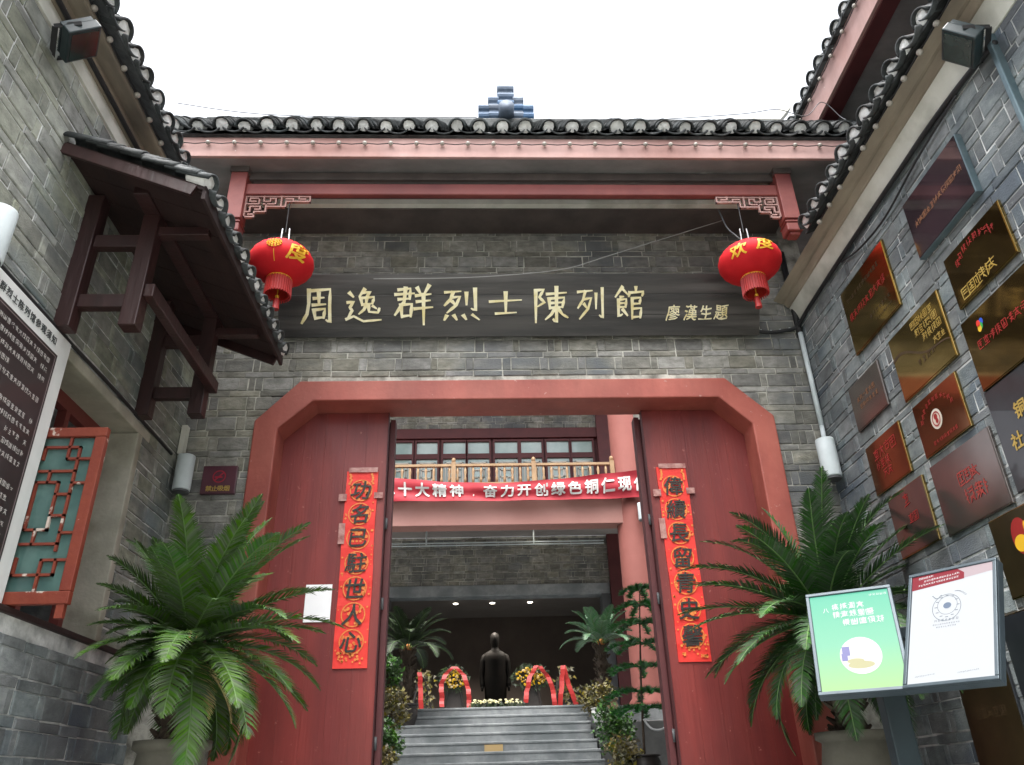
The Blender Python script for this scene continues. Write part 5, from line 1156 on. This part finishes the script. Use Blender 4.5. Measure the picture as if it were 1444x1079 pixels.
# potted plants
def shrub(c, r, m, label, seed, n=420, ls=.045, mul=3, stem=True, z0=None, name='shrub'):
    rg = random.Random(seed); c = Vector(c); r = Vector(r); z0 = z0 if z0 is not None else c.z-r.z*1.1; root = empty(name, (c.x, c.y, z0), label, 'shrub')
    mb = MB(); mb.tube([(c.x, c.y, z0), (c.x+.02, c.y, c.z-r.z*.2), (c.x-.02, c.y, c.z+r.z*.4)], [.02, .014, .006], 6)
    for k in range(7):
        a = rg.random()*6.28; mb.tube([(c.x, c.y, c.z-r.z*rg.uniform(.0, .6)), (c.x+r.x*.7*math.cos(a), c.y+r.y*.7*math.sin(a), c.z+r.z*rg.uniform(-.3, .7))], [.009, .003], 4)
    mb.build('stems', TRUNK, root); mb = MB()
    cl = [(Vector((rg.gauss(0, .5), rg.gauss(0, .5), rg.gauss(0, .5)))) for _ in range(18)]
    for k in range(n*mul):
        q = rg.choice(cl) + Vector((rg.gauss(0, .25), rg.gauss(0, .25), rg.gauss(0, .22)))
        if q.length > 1.15: continue
        p = c + Vector((q.x*r.x, q.y*r.y, q.z*r.z)); d = Vector((rg.uniform(-1, 1), rg.uniform(-1, 1), rg.uniform(-.7, 1))).normalized(); e = d.cross(Vector((rg.uniform(-1, 1), rg.uniform(-1, 1), rg.uniform(-1, 1)))).normalized(); l_ = ls*rg.uniform(.6, 1.3)
        mb.add([p, p+d*l_*.5+e*l_*.28, p+d*l_, p+d*l_*.5-e*l_*.28], [(0, 1, 2, 3)])
    mb.build('crown', m, root)
shrub((-1.05, 9.3, 2.82), (.15, .15, .22), LEAFA, 'light green upright shrub by the left door edge', 2, 300, .06, z0=1.62)
shrub((-.98, 9.1, 2.42), (.2, .2, .2), LEAFB, 'brown green shrub in the middle left of the steps', 3, 420, .055, z0=1.62)
shrub((-.98, 8.8, 2.12), (.2, .2, .17), LEAFA, 'low green bush left of the steps above the white pot', 4, 380, .05, z0=1.62)
shrub((-1.0, 8.4, 1.93), (.16, .16, .12), LEAFB, 'reddish potted plant at the bottom left of the steps', 5, 260, .05, z0=1.62)
shrub((1.42, 10.0, 2.56), (.22, .2, .2), LEAFB, 'brown leaved shrub under the potted palm by the steps', 6, 420, .055, z0=2.3)
shrub((1.42, 9.2, 2.2), (.2, .25, .26), LEAFA, 'trailing green shrub along the right edge of the steps', 7, 520, .05, z0=1.62)
shrub((1.4, 8.5, 1.9), (.18, .2, .17), LEAFB, 'low grey green shrub at the bottom right of the steps', 8, 320, .05, z0=1.62)
for i, (x, y, z) in enumerate(((-.98, 8.15, 1.62), (-1.0, 8.62, 1.63), (1.36, 8.75, 1.62), (1.345, 9.5, 1.62), (1.36, 9.8, 2.3))):
    pot((x, y), .085, z, z+.15, mat('white_glaze', 'd8d8d4', 'e4e4e0', 6, .4), ('small white pot at the bottom left of the steps', 'second small white pot on the left of the steps', 'lowest small white pot on the right of the steps', 'middle small white pot on the right of the steps', 'top small white pot beside the palm pot')[i])
fr = [(az, el, .55, dr) for az, el, dr in [(20*k+7*(k % 3), 30+22*(k % 3)-4*(k % 2), 1.5-.3*(k % 3)) for k in range(22)]] + [(20*k, 75, .5, .7) for k in range(0, 18, 3)]
cycad((1.55, 10.5, 3.28), 0, 2.55, .08, 'small potted sago palm on the right of the hall steps', 9, fr, mat('pale_cycad_green', '47694f', '6c8a6a', 3, .5, rnd=.25))
pot((1.55, 10.5), .16, 2.3, 2.62, mat('tan_clay', '8d7a5c', '9d8a6c', 5, .8), 'tan clay pot of the small palm by the hall steps')
cycad((-.93, 10.4, 3.25), 0, 2.55, .08, 'dark sago palm half behind the left door at the hall steps', 12, [(az_+13, el_-6, .62, dr_+.2) for az_, el_, L_, dr_ in fr]*1, LEAFD)
pot((-.93, 10.4), .15, 2.3, 2.6, DPOT, 'dark pot of the palm left of the hall steps')
# tiered pine
np_ = empty('norfolk_pine', (1.6, 8.5, 1.85), 'slender tiered green pine in front of the salmon column', 'pine')
mb = MB(); mb.tube([(1.6, 8.5, 1.85), (1.64, 8.5, 2.6), (1.69, 8.5, 3.2), (1.73, 8.5, 3.58)], [.014, .011, .008, .004], 6); mb.build('trunk', TRUNK, np_)
rg = random.Random(31)
for zt, Lb in ((3.5, .2), (3.33, .27), (3.14, .33), (2.93, .36), (2.7, .38), (2.46, .4), (2.3, .36)):
    xt = 1.6+.13*(zt-1.85)/1.73; mb = MB(); n0 = 6; a0 = rg.random()*6
    for k in range(n0):
        a = a0+6.283*k/n0+rg.uniform(-.15, .15); Q = [Vector((xt+math.cos(a)*Lb*t, 8.5+math.sin(a)*Lb*t, zt+.1*t-.16*t*t+.02)) for t in (0, .25, .5, .75, 1)]
        mb.tube(Q, [.006, .005, .004, .003, .002], 4)
        for q in range(150):
            t = .12+.88*rg.random(); i = min(int(t*4), 3); c = Q[i].lerp(Q[i+1], t*4-i); d = Vector((math.cos(a)*.6+rg.uniform(-1, 1), math.sin(a)*.6+rg.uniform(-1, 1), rg.uniform(-.2, .9))).normalized()*.065; e = Vector((-d.y, d.x, .2)).normalized()*.008; mb.add([c-e, c+e, c+d], [(0, 1, 2)])
    mb.build('branch_tier', PINE, np_)
pot((1.6, 8.5), .16, 1.62, 1.9, DPOT, 'dark pot of the tiered pine')
cable('garden_hose', [(1.62, 8.45, 2.22), (1.68, 8.4, 2.13), (1.78, 8.4, 2.12), (1.9, 8.4, 2.18), (2.1, 8.45, 2.25)], .011, HOSE, 'white hose looped from the pine trunk to the right', 'hose')
